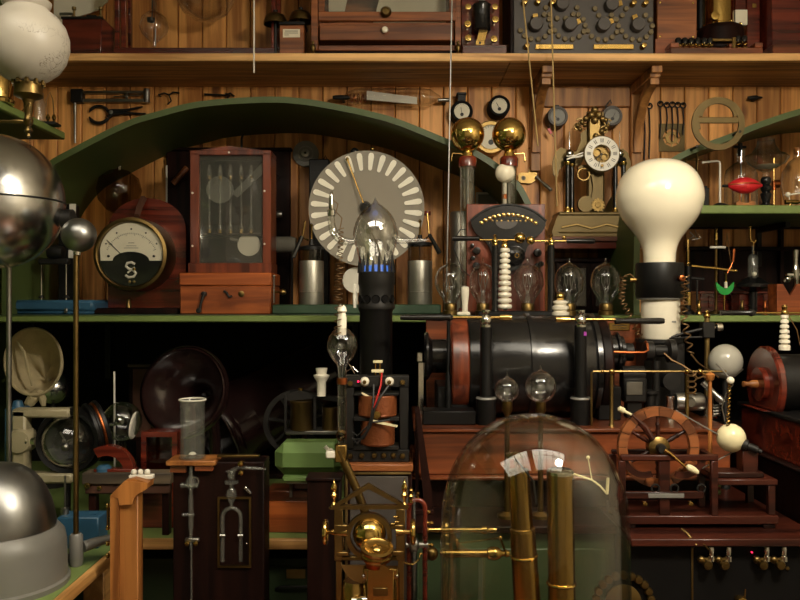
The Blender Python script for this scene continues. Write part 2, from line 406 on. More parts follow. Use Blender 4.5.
# ---- upper shelf
def mthing(name, label, cat, loc, kind=None):
    o = ob(name, None); o.location = loc; return tag(o, label, cat, None, kind)
def mpart(name, mat, par, *g, label=None):
    L_ = par.location; g2 = []
    for v, f in g: g2.append(([(p[0]-L_.x, p[1]-L_.y, p[2]-L_.z) for p in v], f))
    o = ob(name, newmesh(name, g2, mat), par)
    if label: o['label'] = label
    return o
us = mthing('wall_shelf', 'long pine shelf on curved brackets high along the boarded wall', 'shelf', (0, WY, 2.40))
for x0, x1 in ((-1.74, .44), (.443, 1.94)):
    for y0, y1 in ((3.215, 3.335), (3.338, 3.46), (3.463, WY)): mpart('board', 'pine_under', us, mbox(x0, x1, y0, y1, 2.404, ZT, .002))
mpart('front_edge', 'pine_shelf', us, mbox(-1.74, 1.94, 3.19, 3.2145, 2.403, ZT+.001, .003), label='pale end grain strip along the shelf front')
def bracket(X):
    n = 14; t = .022
    b = mpart('bracket', 'pine_bracket', us, mbox(X-t, X+t, 3.27, WY, 2.36, 2.404, .003), mbox(X-t, X+t, 3.535, WY, 2.02, 2.36, .003), mbox(X-t, X+t, 3.25, 3.30, 2.375, 2.404, .003))
    # the curved brace
    C0 = (3.30, 2.10); v = []; f = []
    for i in range(n+1):
        a = (PI/2)*i/n
        for r in (.262, .235):
            for xx in (X-t*.8, X+t*.8): v.append((xx, C0[0]-.02+r*math.sin(a), C0[1]+r*math.cos(a)))
    for i in range(n):
        p, q = i*4, i*4+4; f += [(p, q, q+1, p+1), (p+2, p+3, q+3, q+2), (p, p+2, q+2, q), (p+1, q+1, q+3, p+3)]
    f += [(0, 1, 3, 2), (n*4, n*4+2, n*4+3, n*4+1)]
    mpart('brace', 'pine_bracket', us, (v, f))
bracket(.60); bracket(1.045)
mpart('batten', 'pine_bracket', us, mbox(.622, 1.023, 3.556, WY, 2.31, 2.395, .003))
# ---- middle shelf, right shelf, side shelf
ms = mthing('wall_shelf', 'long green shelf running behind the discharge machine and lamps', 'shelf', (0, WY, 1.36))
mpart('board', 'dark_green', ms, mbox(-1.47, 1.94, 2.79, WY, 1.374, ZM, .002)); mpart('front_edge', 'green_paint', ms, mbox(-1.47, 1.94, 2.77, 2.7895, 1.373, ZM+.001, .004))
for X in (-1.3, -.2, .95): mpart('bracket', 'iron', ms, mbox(X-.012, X+.012, 3.2, WY, 1.345, 1.374), mbox(X-.012, X+.012, WY-.025, WY, 1.1, 1.345))
rs = mthing('wall_shelf', 'short green shelf holding the red rubber bulb and glassware', 'shelf', (1.5, WY, 1.77))
mpart('board', 'dark_green', rs, mbox(.92, 1.94, 3.0, WY, 1.773, ZR, .002)); mpart('front_edge', 'green_paint', rs, mbox(.92, 1.94, 2.98, 2.9995, 1.772, ZR+.001, .004))
for X in (1.0, 1.6): mpart('bracket', 'iron', rs, mbox(X-.01, X+.01, 3.3, WY, 1.75, 1.773), mbox(X-.01, X+.01, WY-.02, WY, 1.6, 1.75))
ss = mthing('wall_shelf', 'green side shelf running along the wall behind the frosted globe', 'shelf', (XL, 2.3, 2.06))
mpart('board', 'arch_green', ss, mbox(XL, -1.296, 1.0, 3.05, 2.062, 2.088)); mpart('front_edge', 'green_paint', ss, mbox(-1.2958, -1.276, 1.0, 3.05, 2.0605, 2.089, .004))
ZS = 2.088
# ---- arches: bent boards between wall and shelf front
def arch(name, pts, label, Yf=3.02):
    P = [((px-400)/F*Yf, CZ+(300-py)/F*Yf) for px, py in pts]
    # smooth with Catmull-Rom
    Q = []
    for i in range(len(P)-1):
        p0, p1, p2, p3 = P[max(i-1, 0)], P[i], P[i+1], P[min(i+2, len(P)-1)]
        for k in range(5):
            t = k/5; Q.append(tuple(.5*((2*p1[a])+(-p0[a]+p2[a])*t+(2*p0[a]-5*p1[a]+4*p2[a]-p3[a])*t*t+(-p0[a]+3*p1[a]-3*p2[a]+p3[a])*t**3) for a in (0, 1)))
    Q.append(P[-1]); n = len(Q); th = .02
    def strip(y0, y1, grow=0.):
        v = []; f = []
        for i, (x, z) in enumerate(Q):
            a = Q[max(i-1, 0)]; b = Q[min(i+1, n-1)]; t = Vector((b[0]-a[0], b[1]-a[1])).normalized(); nn = Vector((t.y, -t.x))
            for y in (y0, y1): v += [(x-nn.x*grow, y, z-nn.y*grow), (x+nn.x*(th+grow), y, z+nn.y*(th+grow))]
        for i in range(n-1):
            p, q = 4*i, 4*i+4; f += [(p, q, q+1, p+1), (p+2, p+3, q+3, q+2), (p, p+2, q+2, q), (p+1, q+1, q+3, p+3)]
        f += [(0, 1, 3, 2), (4*n-4, 4*n-2, 4*n-1, 4*n-3)]; return v, f
    o = struct(name, 'arch_green', strip(Yf+.02, WY), label=label)
    ob('edge_strip', newmesh('edge_strip', [strip(Yf, Yf+.0195, .0015)], 'arch_green'), o)
arch('trim_1', [(2, 316), (3, 260), (12, 210), (40, 169), (75, 147), (125, 122), (160, 111), (200, 101.5), (262, 97), (300, 98.5), (340, 105), (370, 111.5), (400, 120), (447, 139), (475, 150), (499, 165), (520, 184), (532, 206)], 'green arched board spanning the wall above the sector disc')
arch('trim_2', [(634, 316), (634, 260), (637, 215), (647, 183), (665, 164), (687, 150), (725, 136), (760, 122), (800, 109), (850, 98), (900, 95)], 'green arched board rising behind the big white bulb')
# ---- benches
bn = mthing('workbench', 'green topped bench with pale wooden edging along two walls', 'bench', (-1.2, 2.9, 0))
mpart('top', 'green_paint', bn, mbox(XL+.004, -.835, .9, 2.42, .705, ZB), mbox(XL+.004, -.03, 2.42, WY-.002, .705, ZB))
mpart('edging', 'bench_edge_long', bn, mbox(-.8345, -.815, .9, 2.40, .70, ZB+.001, .003)); mpart('edging', 'bench_edge', bn, mbox(-.815, -.03, 2.40, 2.4195, .70, ZB+.001, .003))
for X, Y in ((-.87, 1.1), (-.87, 2.3), (-.1, 2.5)): mpart('leg', 'bench_edge_long', bn, mbox(X-.03, X+.03, Y-.03, Y+.03, 0, .705, .003))
mpart('back_panel', 'dark_green', bn, mbox(XL+.004, -.03, 2.9, 2.92, 0, .705))
gc = T('steel_cabinet', 'green steel cabinet with a slot handle below the bench', 'cabinet', 262, 2.5, z=0)
gc.part('body', 'steel_green', gc.box(130, gc.b, 318, 558, 0, 110, 1)); dr = gc.part('drawer', 'steel_green', gc.box(240, 640, 316, 566, -4, 0, 1))
gc.part('handle', 'iron', gc.tube([(277, 587, -5), (281, 584, -8), (312, 584, -8), (316, 587, -5)], 1.4), to=dr); gc.part('label_holder', 'dull_brass', gc.box(287, 567.5, 306, 577, -5, -4), to=dr)
ft = mthing('front_table', 'dark wooden table carrying the glass bell jar', 'table', (.2, 1.55, 0))
mpart('top', 'mahogany', ft, mbox(-.34, .555, 1.2, 1.96, .63, ZF, .004))
for X in (-.3, .5):
    for Y in (1.25, 1.9): mpart('leg', 'mahogany_upright', ft, mbox(X-.03, X+.03, Y-.03, Y+.03, 0, .63, .003))
cb = mthing('green_cupboard', 'green painted cupboard under the big induction coil', 'cupboard', (.3, 2.6, 0))
mpart('body', 'steel_green', cb, mbox(.045, .565, 2.1, 2.85, 0, ZC-.02, .003)); mpart('top', 'dark_mahogany', cb, mbox(.04, .567, 2.08, 2.86, ZC-.0195, ZC, .003))
mpart('door', 'steel_green', cb, mbox(.07, .54, 2.09, 2.0995, .06, .8, .003))
# ================= UPPER SHELF =================
Y = 3.34
t = T('mahogany_box', 'dark red mahogany box with terminals on its lid', 'box', 85, Y, ZT)
t.part('body', 'red_mahogany', t.box(62, t.b, 101, 19, 0, 40)); t.part('side_panel', 'red_mahogany', t.prism([(101, 19), (104, 19), (113, 28), (113, t.b), (101, t.b)], 2, 38))
t.part('lid', 'iron', t.box(61, 19, 102, 16.5, -1, 41))
for x in (70, 97): t.part('terminal', 'dull_brass', t.L(x, [(0, 16.5), (2.6, 16.5), (2.6, 13), (1.2, 12), (1.2, 7), (2.2, 6), (2.2, 3.5), (0, 3)], 10, 12))
t.part('switch', 'iron', t.box(83, 16.5, 93, 12, 8, 16)); t.part('arm', 'steel', t.tube([(54, 9, 14), (66, 9, 14), (68, 10, 14)], [1.6, 1.6, .7]))
t = T('card_sheet', 'curled cream card leaning behind the dark red box', 'card', 88, 3.5, ZT)
t.one('paper', t.prism([(52, t.b), (52, -20), (108, -20), (106, 0), (96, 9), (80, 14), (66, 18), (60, t.b)], 4, 5.5))
t = T('display_frame', 'open mahogany frame with tall glass bulb tubes inside', 'frame', 195, 3.32, ZT)
t.part('bottom_rail', 'red_mahogany', t.box(113, t.b, 276, 47.5, 0, 42)); t.part('top_rail', 'red_mahogany', t.box(113, -85, 276, -80, 0, 42))
for x in (116.5, 123): t.part('post', 'red_mahogany', t.box(x-2.4, 47.5, x+2.4, -80, 1, 8))
t.part('post', 'red_mahogany', t.box(271, 47.5, 275.5, -80, 1, 8)); t.part('post', 'red_mahogany', t.box(271, 47.5, 275.5, -80, 34, 41)); t.part('post', 'red_mahogany', t.box(114, 47.5, 119, -80, 34, 41))
t = T('discharge_bulb', 'clear glass bulb on a thin stem inside the open frame', 'glass tube', 154, 3.36, ZT+.058)
t.part('bulb', 'glass', t.L(154, [(0, 47), (2, 47), (2.6, 43), (6, 40), (12, 34), (14.5, 27), (12, 18), (7, 13), (3, 10), (2.5, -60), (0, -61)]))
t.part('electrode', 'iron', t.L(151, [(0, 23), (3.6, 22), (4, 18), (0, 17)], 0, 12), t.tube([(152, 18, 0), (154, -40, 0)], .7))
t.part('stem_core', 'steel', t.tube([(155.5, 46), (155.5, 28)], .7))
t = T('discharge_bulb', 'large clear glass globe hanging in the open frame', 'glass tube', 205, 3.4, py=30)
t.part('bulb', 'glass', t.L(205, [(0, 22), (10, 20), (22, 12), (29, 0), (30, -8), (24, -24), (10, -34), (4, -38), (4, -76), (0, -77)], 0, 28)); t.part('electrode', 'steel', t.tube([(205, -77), (205, -14)], 1), t.LY(205, -8, [(0, -2), (6, -1), (6, 1), (0, 2)]))
t = T('electric_bell', 'twin gong electric bell on a wooden box with paper label', 'bell', 284, 3.3, ZT)
t.part('box', 'walnut', t.box(279.5, t.b, 304, 25, 0, 22, .6)); t.part('cap', 'ebonite', t.box(278.5, 25, 305, 21.5, -1, 23))
t.part('label_card', 'paper', t.box(283, 37.5, 300, 29.3, -.6, 0, 0)); t.part('label_print', 'ink', t.box(285, 31.6, 298, 31, -.8, -.6, 0), t.box(284.5, 33.5, 298, 33, -.8, -.6, 0), t.box(284.5, 35.4, 289, 35, -.8, -.6, 0))
for x, y in ((274.5, 22.5), (300, 20)):
    g = t.part('gong', 'old_brass', t.L(x, [(12, y), (11.5, y-4), (9, y-9), (4, y-11.5), (0, y-12), (0, y-13.5)], 6)); t.part('gong_screw', 'iron', t.L(x, [(2.2, y-12), (2.2, y-14.5), (0, y-15)], 6, 10), to=g)
    t.part('gong_post', 'iron', t.L(x, [(1.5, t.b), (1.5, y-12)], 6, 8))
for x in (290, 297): t.part('terminal', 'old_brass', t.L(x, [(2, 21.5), (2, 19), (0, 18.5)], 6, 10))
for x, d in ((313, 4), (458, 4)):
    t = T('brass_finial', 'small turned brass terminal post between cabinet and '+('bell box' if x < 400 else 'relay board'), 'terminal', x, 3.24, ZT, group='brass posts at the glazed cabinet')
    t.one('old_brass', t.L(x, [(0, t.b), (3.2, t.b), (3, t.b-3), (1.3, t.b-5), (2.8, t.b-8), (2.8, t.b-11), (1.2, t.b-13), (1.8, t.b-15), (0, t.b-17)], 0, 12))
t = T('glazed_cabinet', 'walnut cabinet with glazed door above a narrow drawer', 'cabinet', 386, 3.28, ZT)
t.part('body', 'walnut', t.box(318, 50, 457, 44.5, 2, 62, .6), t.box(311, 50, 318, -95, 0, 62, .5), t.box(455, 50, 461, -95, 0, 62, .5), t.box(318, 50, 457, -95, 58, 62), t.box(311, -95, 461, -99, 0, 62), t.box(319, 24.5, 454, 21.5, 3, 58))
t.part('foot', 'dark_mahogany', t.box(314, t.b, 458, 50, 3, 60))
dr = t.part('drawer', 'walnut', t.box(319.5, 40.5, 453.5, 25, -1, 55, .8)); t.part('knob', 'porcelain', t.LY(385, 31.3, [(0, -8), (2.6, -7), (3.4, -5), (2, -3), (1.6, -1)], 14), to=dr)
dd = t.part('door', 'walnut', t.box(318.5, 21, 456, 12, -1.5, 3), t.box(318.5, 12, 325, -92, -1.5, 3), t.box(449, 12, 456, -92, -1.5, 3), t.box(318.5, -86, 456, -92, -1.5, 3))
t.part('pane', 'pane_glass', t.box(325, 12, 449, -86, 0, 1, 0), to=dd); t.part('knob', 'old_brass', t.LY(386, 13.5, [(0, -8), (4, -7.5), (5.6, -5), (5, -3), (2.5, -2.5), (2.5, -1)], 16), t.torus(386, 13.5, 3.2, .7, -7.6, 'y', 16, 6), to=dd)
t.part('plan_sheet', 'paper', t.prism([(326, 11.5), (326, -60), (356, -60), (340, 11.5)], 30, 31), t.prism([(372, 11.5), (390, -60), (448, -60), (448, 11.5)], 34, 35), label='white papers standing inside the cabinet')
t = T('relay_board', 'mahogany board with black wound drum and brass terminals', 'relay', 484, 3.28, ZT)
t.part('base', 'red_mahogany', t.box(462, t.b-2, 506, 46.5, -6, 26, .6)); 
for x in (470, 500): t.part('foot', 'ebonite', t.L(x, [(0, t.b), (3, t.b), (3, t.b-2), (0, t.b-2)], 2, 10))
t.part('backboard', 'red_mahogany', t.box(462.5, 46.5, 501, -45, 14, 20)); t.part('drum', 'ebonite_gloss', t.L(482, [(0, 31), (7.5, 31), (9.5, 29), (9, 27), (8.6, 6), (9.5, 4), (7, 1.5), (0, 1)], 4)); t.part('clip', 'leadgrey', t.L(482, [(3.5, 1.5), (3.5, -3), (0, -3)], 4, 10))
t.part('yoke_plate', 'brass', t.box(475.5, 46.5, 485, 40, 0, 3), t.prism([(477, 40), (479, 31), (488, 29), (485, 40)], 1, 3)); t.part('yoke_screw', 'iron', t.LY(480, 43, [(0, -1), (1.2, -1), (1.2, 0)], 8))
for x, y in ((467.5, 24.5), (495, 20), (468, 38.5), (494, 39.5)): t.part('terminal', 'bright_brass', t.LY(x, y, [(0, -3), (3.2, -2.6), (3.8, 0), (2.4, 2), (1.6, 3), (1.6, 14)], 14), t.torus(x, y, 1.7, .5, -3, 'y', 12, 6))
for x in (468, 495): t.part('terminal', 'bright_brass', t.LY(x, 7, [(0, -2), (3, -1.5), (3, 1), (1.5, 2), (1.5, 14)], 12))
# resistance box
t = T('resistance_box', 'dark resistance box with round dials, brass studs and pointers', 'resistance box', 583, 3.26, ZT)
t.part('case', 'dark_mahogany', t.box(510, t.b, 655, -60, 2, 60, 1)); pan = t.part('panel', 'slate', t.box(514, 55, 653, -58, 0, 2, 0))
st = None
for k, (x, y) in enumerate(((535, 26.5), (569, 26.5), (602, 27), (636, 27), (561, 6), (610, 7))):
    dl = t.part('dial', 'slate', t.LY(x, y, [(0, -10), (6, -10), (6.8, -8.5), (6.4, -2), (4, -2), (4, 0)], 20)); a = (95, 20, 25, 110, 150, 10)[k]; r_ = math.radians(a)
    t.part('pointer', 'bright_brass', t.prism([(x+math.cos(r_)*6+math.sin(r_)*q*2.6, y-math.sin(r_)*6+math.cos(r_)*q*2.6) for q in (-1, 1)]+[(x+math.cos(r_)*10.5+math.sin(r_)*q*2.4, y-math.sin(r_)*10.5+math.cos(r_)*q*2.4) for q in (1, -1)], -7, -3), to=dl)
    for j in range(9 if k < 4 else 6):
        a2 = math.radians(200+j*27 if k < 4 else 190+j*32); xx, yy = x+15.8*math.cos(a2), y-13.5*math.sin(a2)
        if abs(xx-x) < 3 and yy < y: continue
        if st is None: st = t.part('stud', 'dull_stud', t.LY(x, y, [(0, -3.2), (2.2, -3), (2.7, -2), (2.7, 0)], 12)); s0 = (x, y); st.location = t.c(xx, yy)-t.c(x, y)
        else: t.again(st, s0[0], s0[1], xx, yy)
for x0, x1 in ((535, 573), (593, 633)): t.part('rule', 'bright_brass', t.box(x0, 50, x1, 45, -3, 0, .4))
for x, y in ((524, 4), (537, 3.5), (526, 47.5), (632, 5), (644, 5), (642, 47.5), (551, 4.5)): t.part('terminal', 'brass', t.LY(x, y, [(0, -9), (2.4, -8.5), (2.8, -6), (1.4, -5), (3, -3), (3, 0)], 12))
t = T('panel_box', 'brown instrument case with brass corner screws', 'box', 676, 3.3, ZT)
t.part('panel', 'walnut', t.box(657, 40, 697, -50, 0, 30, .8)); t.part('plinth', 'mahogany', t.box(654, t.b, 700, 40, -4, 34))
for x, y in ((660, 2.5), (693, 3), (660, 36.5), (693, 37)): t.part('screw', 'bright_brass', t.LY(x, y, [(0, -1), (1.1, -.8), (1.1, 0)], 8))
t = T('brass_cylinder', 'polished brass cylinder on a round dark wooden foot', 'instrument', 716, 3.42, ZT)
t.part('foot', 'dark_mahogany', t.L(720, [(0, t.b), (22, t.b), (22.5, 34), (21.5, 30), (19, 28), (0, 28)], 0, 28)); t.part('cylinder', 'bright_brass', t.L(718, [(16, 28), (16, 26), (14.5, 25), (14.5, -60), (0, -60)], 0, 28)); t.part('sleeve', 'ebonite', t.L(702, [(4, 28), (4, -60), (0, -60)], 4, 14))
t.part('knob', 'bright_brass', t.LY(707, 23, [(0, -22), (4, -21.5), (4.6, -19), (2, -18), (1.8, -12)], 16)); t.part('rivet', 'bright_brass', t.sph(725, 26, 2, -14, 10), t.sph(736, 27.5, 1.8, -10, 10))
t = T('mahogany_box', 'deep red mahogany case with a small cream card', 'box', 752, 3.44, ZT)
t.part('body', 'red_mahogany', t.box(747, t.b, 760, -50, 0, 28)); t.part('lid_strip', 'red_mahogany', t.box(736, 10, 747, -50, 2, 28)); t.part('card', 'paper', t.box(735, 25, 747, 10, -.8, 2, 0)); t.part('hinge', 'brass', t.box(752, 8, 756, 4, -1, 0, 0))
t = T('mahogany_box', 'wide red mahogany case on a paler sloping plinth', 'box', 800, 3.36, ZT)
t.part('body', 'red_mahogany', t.box(772, 46, 850, -50, 0, 36)); t.part('plinth', 'mahogany', t.box(770, t.b, 855, 46, -6, 40))
t = T('terminal_block', 'wooden block with a row of black knobs and brass springs', 'terminal block', 716, 3.215, ZT)
t.part('base', 'mahogany', t.box(670.5, t.b, 763, 47.5, 0, 20, .6), t.box(670.5, 47.5, 679, 42.5, 0, 20), t.box(755, 47.5, 763, 42.5, 0, 20), t.box(731, 47.5, 737, 42, 4, 16))
for i, x in enumerate((681, 687.5, 694, 700.5, 707, 713, 741, 747.5)):
    y = 42 if i < 6 else 40
    t.part('knob', 'ebonite_gloss', t.L(x, [(0, y), (3.1, y-.6), (3.3, y-5), (2.2, y-6.5), (0, y-6.6)], 8, 12)); t.part('spring', 'bright_brass', t.helix((x, 47.5, 6), (x, y, 6), 2.4, 2, .7))
t.part('bridge', 'old_brass', t.box(714, 40, 735, 37, 4, 12), t.box(733.5, 50, 737.5, 36, 3, 13))
# ================= HUNG ON THE BOARDED WALL =================
def wall(name, label, cat, px, py, group=None, Y=3.54): return T(name, label, cat, px, Y, py=py, group=group)
WB = (WY-3.54)/(3.54/F)        # wall face, in pixels behind the 3.54 m plane
t = wall('beam_caliper', 'steel beam caliper with long rod hung on the planks', 'caliper', 108, 103)
t.part('beam', 'steel', t.box(80, 92.5, 143, 90, 2, WB-1), t.box(80, 101.5, 143, 98, 2, WB-1)); t.part('head', 'iron', t.box(70, 102, 82, 88.5, 0, WB, 1)); t.part('slide', 'steel', t.L(145.5, [(0, 88), (3, 88), (3.6, 92), (3, 98), (3.6, 102), (0, 103)], 4, 12)); t.part('rod', 'steel', t.L(73.5, [(1.3, 102), (1.6, 112), (1.2, 113), (1.2, 142), (0, 143)], 4, 10)); t.part('cross_wire', 'steel', t.tube([(112, 95.5, 4), (140, 94, 4)], .6), t.box(124, 98, 126.5, 92, 3, 6)); t.part('peg', 'iron', t.LY(75, 95, [(1.5, 2), (1.5, WB)], 8))
t = wall('tongs', 'round jawed iron tongs hung on the planks', 'tongs', 116, 121)
t.part('jaw', 'iron', t.tube([(x, y, 5) for x, y in arc(97, 113.5, 10, 25, 165, 12, 8.5)], [1.6]*11+[1, .6])); t.part('jaw', 'iron', t.tube([(x, y, 5) for x, y in arc(97, 113.5, 10, -25, -165, 12, 8.5)], [1.8]*11+[1.2, .7]))
t.part('arm', 'iron', t.tube([(106, 110.5, 5), (112, 110, 5), (125, 109, 5), (141, 105.5, 5)], [2.2, 2.4, 1.4, .8])); t.part('arm', 'iron', t.tube([(106, 116, 5), (112, 112, 5), (125, 112, 5), (144, 112.5, 5)], [2.2, 2.4, 1.4, .8])); t.part('pivot', 'steel', t.LY(110, 111.5, [(0, 2), (2.2, 2.4), (2.2, WB)], 10))
t = wall('wire_hook', 'small twisted iron hook screwed to the planks', 'hook', 168, 105)
t.one('iron', t.tube([(157, 94, 4), (163, 92, 4), (168, 94, 4), (172, 91, 4), (178, 92, 4)], .9), t.tube([(168, 94, 4), (170, 100, 4), (167, 104, 2)], .7), t.LY(158, 94, [(1, 3), (1, WB)], 8))
t = wall('hinge_hook', 'dark wall hook mounted above the long glass tube', 'hook', 229, 97, Y=3.54)
t.one('iron', t.tube([(203, 93, 5), (215, 93.5, 5), (224, 94, 5), (229, 92, 5), (233, 95, 5)], 1), t.LY(226, 94, [(2, 3), (2, WB)], 8))
t = wall('discharge_tube', 'long glass discharge tube holding a grey metal plate', 'glass tube', 393, 108)
t.part('tube', 'glass', t.LX(98.5, [(0, 340), (1.6, 340), (2.2, 344), (6, 349), (8.5, 356), (8.8, 380), (8.8, 420), (8, 430), (3.5, 437), (1.6, 440), (0, 441)], -4)); t.part('plate', 'frost_white', t.prism([(367, 92), (417, 98.5), (417, 105.5), (367, 101)], -5, -3.5)); t.part('cap', 'iron', t.LX(98.5, [(0, 333), (1.6, 333), (2.4, 336), (2.6, 346), (1.6, 350), (0, 350)], -4, 12)); t.part('cap', 'steel', t.LX(101, [(0, 437), (1.8, 438), (2, 448), (1, 450), (0, 450)], -4, 12)); t.part('coil', 'copper', t.helix((350, 99, -4), (367, 99, -4), 4, 4, .5)); t.each('bracket', 'iron', t.box(342, 101, 345, 96, -2, WB), t.box(443, 103, 446, 99, -2, WB))
def dial_meter(label, x, y, r, tilt=False, cap=False, face='paper', rim='black_board', Y=3.5, needle=40, extra=None):
    t = wall('panel_meter', label, 'meter', x, y+r, Y=Y); e = (WY-Y)/(Y/F)
    t.part('case', rim, t.LY(x, y, [(0, e), (r, e), (r, 2), (r*.93, 0), (r*.74, 0), (r*.7, 1.5), (0, 1.5)], 28)); t.part('dial', face, t.LY(x, y, [(0, .6), (r*.7, .6), (r*.7, 1.4)], 24))
    tk = []
    for a in range(20, 161, 14):
        q = math.radians(a); tk.append(t.tube([(x+r*.58*math.cos(q), y-r*.58*math.sin(q), .4), (x+r*.66*math.cos(q), y-r*.66*math.sin(q), .4)], r*.012+.05, 4))
    t.part('scale', 'ink', *tk); q = math.radians(needle); t.part('needle', 'ink', t.tube([(x, y+r*.25, .2), (x+r*.55*math.cos(q), y+r*.25-r*.6*math.sin(q), .2)], .25, 5)); t.part('boss', 'ink', t.LY(x, y+r*.3, [(0, -.2), (r*.16, 0), (r*.16, .6)], 10))
    if cap: t.part('stem', 'ebonite', t.box(x-4, y-r+1, x+4, y-r-8, 4, e), t.box(x-5, y-r-6, x+5, y-r-8.5, 3, e))
    return t
dial_meter('black pocket shaped meter with a square stem on top', 462, 111, 11.2, cap=True, needle=100)
dial_meter('round black rimmed meter hung above the right brass ball', 499.5, 105.5, 11, needle=120)
t = dial_meter('large round meter half hidden behind the brass balls', 491, 137, 17, rim='old_brass', face='paper', needle=70)
t = dial_meter('nickel rimmed gauge with a red tag on its lead', 558, 116, 10.5, rim='slate', face='leadgrey', needle=140); t.part('lead', 'ink', t.tube([(551, 122, 4), (549.5, 127, 3), (551, 131, 3), (554, 136, 4)], .4, 5)); t.part('tag', 'red_rubber', t.prism([(547.5, 128.5), (550, 127.5), (553, 132), (551, 134)], 2, 4)); t.part('lug', 'iron', t.box(556, 107, 560, 104, 3, 12))
t = dial_meter('grey faced nickel gauge beside the gilt clock crest', 612.5, 115.5, 10.5, rim='slate', face='leadgrey', needle=60); t.part('hook', 'iron', t.tube([(607, 106, 6), (609, 102, 6), (612, 98.5, 6), (613, 102, 6)], .8, 6))
t = wall('grey_disc', 'thin grey disc with a hub pinned beside the dark panel', 'disc', 305, 165.5)
t.part('plate', 'leadgrey', t.LY(305, 152.5, [(0, WB-3), (13, WB-3), (13, WB), (0, WB)], 28)); t.part('hub', 'steel', t.LY(305, 152.5, [(0, 2), (4, 2.5), (4.6, WB-3)], 16), t.torus(305, 152.5, 7.5, .35, WB-3, 'y', 24, 6)); t.part('pin', 'iron', t.LY(305, 152.5, [(0, 1), (1.3, 1.2), (1.3, 3)], 8))
t = wall('key_plate', 'brass lock plate with a long key through it', 'key', 537, 192)
t.part('plate', 'old_brass', t.prism([(519, 174), (521, 172), (529, 172), (531, 163), (534, 160), (538, 160), (541, 164), (538, 172), (536, 180), (531, 183), (521, 182), (519, 180)], 4, WB)); t.part('eye', 'ink', t.LY(524, 177.5, [(0, 3.6), (2.4, 3.7), (2.4, 4.2)], 12), t.LY(535.5, 165.5, [(0, 3.6), (2, 3.7), (2, 4.2)], 12)); t.part('key', 'steel', t.LD((536, 176, 2), (552, 191, 0), [(0, 0), (2.2, .02), (1.2, .2), (1.3, .45), (2, .5), (2, .95), (0, 1)], 10))
t = wall('brass_clip', 'small brass spring clip hung beside the bracket', 'clip', 535, 157)
t.one('brass', t.box(532.5, 157, 538, 147, 3, WB), t.LY(535, 151, [(0, 1), (1.5, 1.4), (1.5, 3)], 10), t.tube([(529, 148, 3), (534, 146, 3), (539, 144, 3)], .7), t.tube([(535, 146, 5), (534, 120, 6), (535, 110, 7)], .45, 5))
for i, (x, y0, y1) in enumerate(((640, 106, 152), (646, 103, 160), (651, 104, 158), (662, 102, 138), (668.5, 103, 130), (674, 102.5, 141), (679.5, 103, 137), (685, 103.5, 134))):
    t = wall('forged_hook', ('long forged iron hook hanging beside the shelf bracket' if i < 3 else 'short looped iron rod hanging over the pierced brass plaque'), 'hook', x, y1, group='iron hooks' if i < 3 else 'looped iron rods')
    t.one('iron', t.tube([(x, y0+3, WB-3), (x+.6, (y0+y1)/2, WB-4), (x-.4, y1-2, WB-4), (x, y1, WB-4)], [.8, .7, .8, .5], 6), t.torus(x+.5, y0+.4, 2.7, .7, WB-3, 'y', 12, 6), t.LY(x+.5, y0-1, [(.9, WB-5), (.9, WB)], 6))
t = wall('pierced_plaque', 'pierced brass plaque behind the looped iron rods', 'plaque', 674, 150)
sq = [(661.5, 150), (661.5, 136), (661.5, 122), (674.5, 122), (687.5, 122), (687.5, 136), (687.5, 150), (674.5, 150)]
ci = [arc(674.5, 136, 9.5, a, a, 1)[0] for a in (225, 180, 135, 90, 45, 0, 315, 270)]
t.part('frame', 'painted_brass', t.ring(sq, ci, WB-1.5, WB)); t.part('tracery', 'dull_brass', t.ring(arc(674.5, 136, 6.5, 0, 337.5, 15), arc(674.5, 136, 3.5, 0, 337.5, 15), WB-1.5, WB), *[t.tube([(674.5+5*math.cos(a), 136-5*math.sin(a), WB-.8), (674.5+10*math.cos(a), 136-10*math.sin(a), WB-.8)], .8, 5) for a in [PI/4*k for k in range(8)]])
t = wall('wall_peg', 'black turned peg screwed into the planks', 'peg', 756, 100); t.part('peg', 'iron', t.LD((748, 97.5, 2), (763, 97, 2), [(0, 0), (1.6, .05), (2.2, .3), (2.6, .6), (1.5, .75), (1, 1), (0, 1)], 10)); t.part('mount', 'iron', t.LY(757, 97, [(2.5, 2), (2.8, WB)], 10))
t = T('brass_ring', 'flat brass ring with crossbar hung before the green arch', 'ring', 718.5, 2.96, py=150)
t.part('rim', 'painted_brass', t.ring(arc(718.5, 123.5, 26.5, 0, 354, 59), arc(718.5, 123.5, 20.5, 0, 354, 59), 0, 2.5)); t.part('upper_web', 'painted_brass', t.ring(arc(718.5, 123.5, 20.8, 22, 158, 20), arc(718.5, 116.5, 15.5, 0, 180, 20, 13), .3, 2.2, False)); t.part('crossbar', 'painted_brass', t.box(698, 123, 739, 117, .2, 2.3)); t.part('shield', 'painted_brass', t.ring(arc(718.5, 123.5, 20.8, -165, -195, 6), [(x+2.5, y) for x, y in arc(718.5, 123.5, 20.8, -165, -195, 6)], .3, 2.2, False)); t.each('peg', 'iron', t.LY(697, 146.5, [(0, -1), (1.4, -.6), (1.4, 17)], 8), t.LY(740, 131.5, [(0, -1), (1.4, -.6), (1.4, 17)], 8))
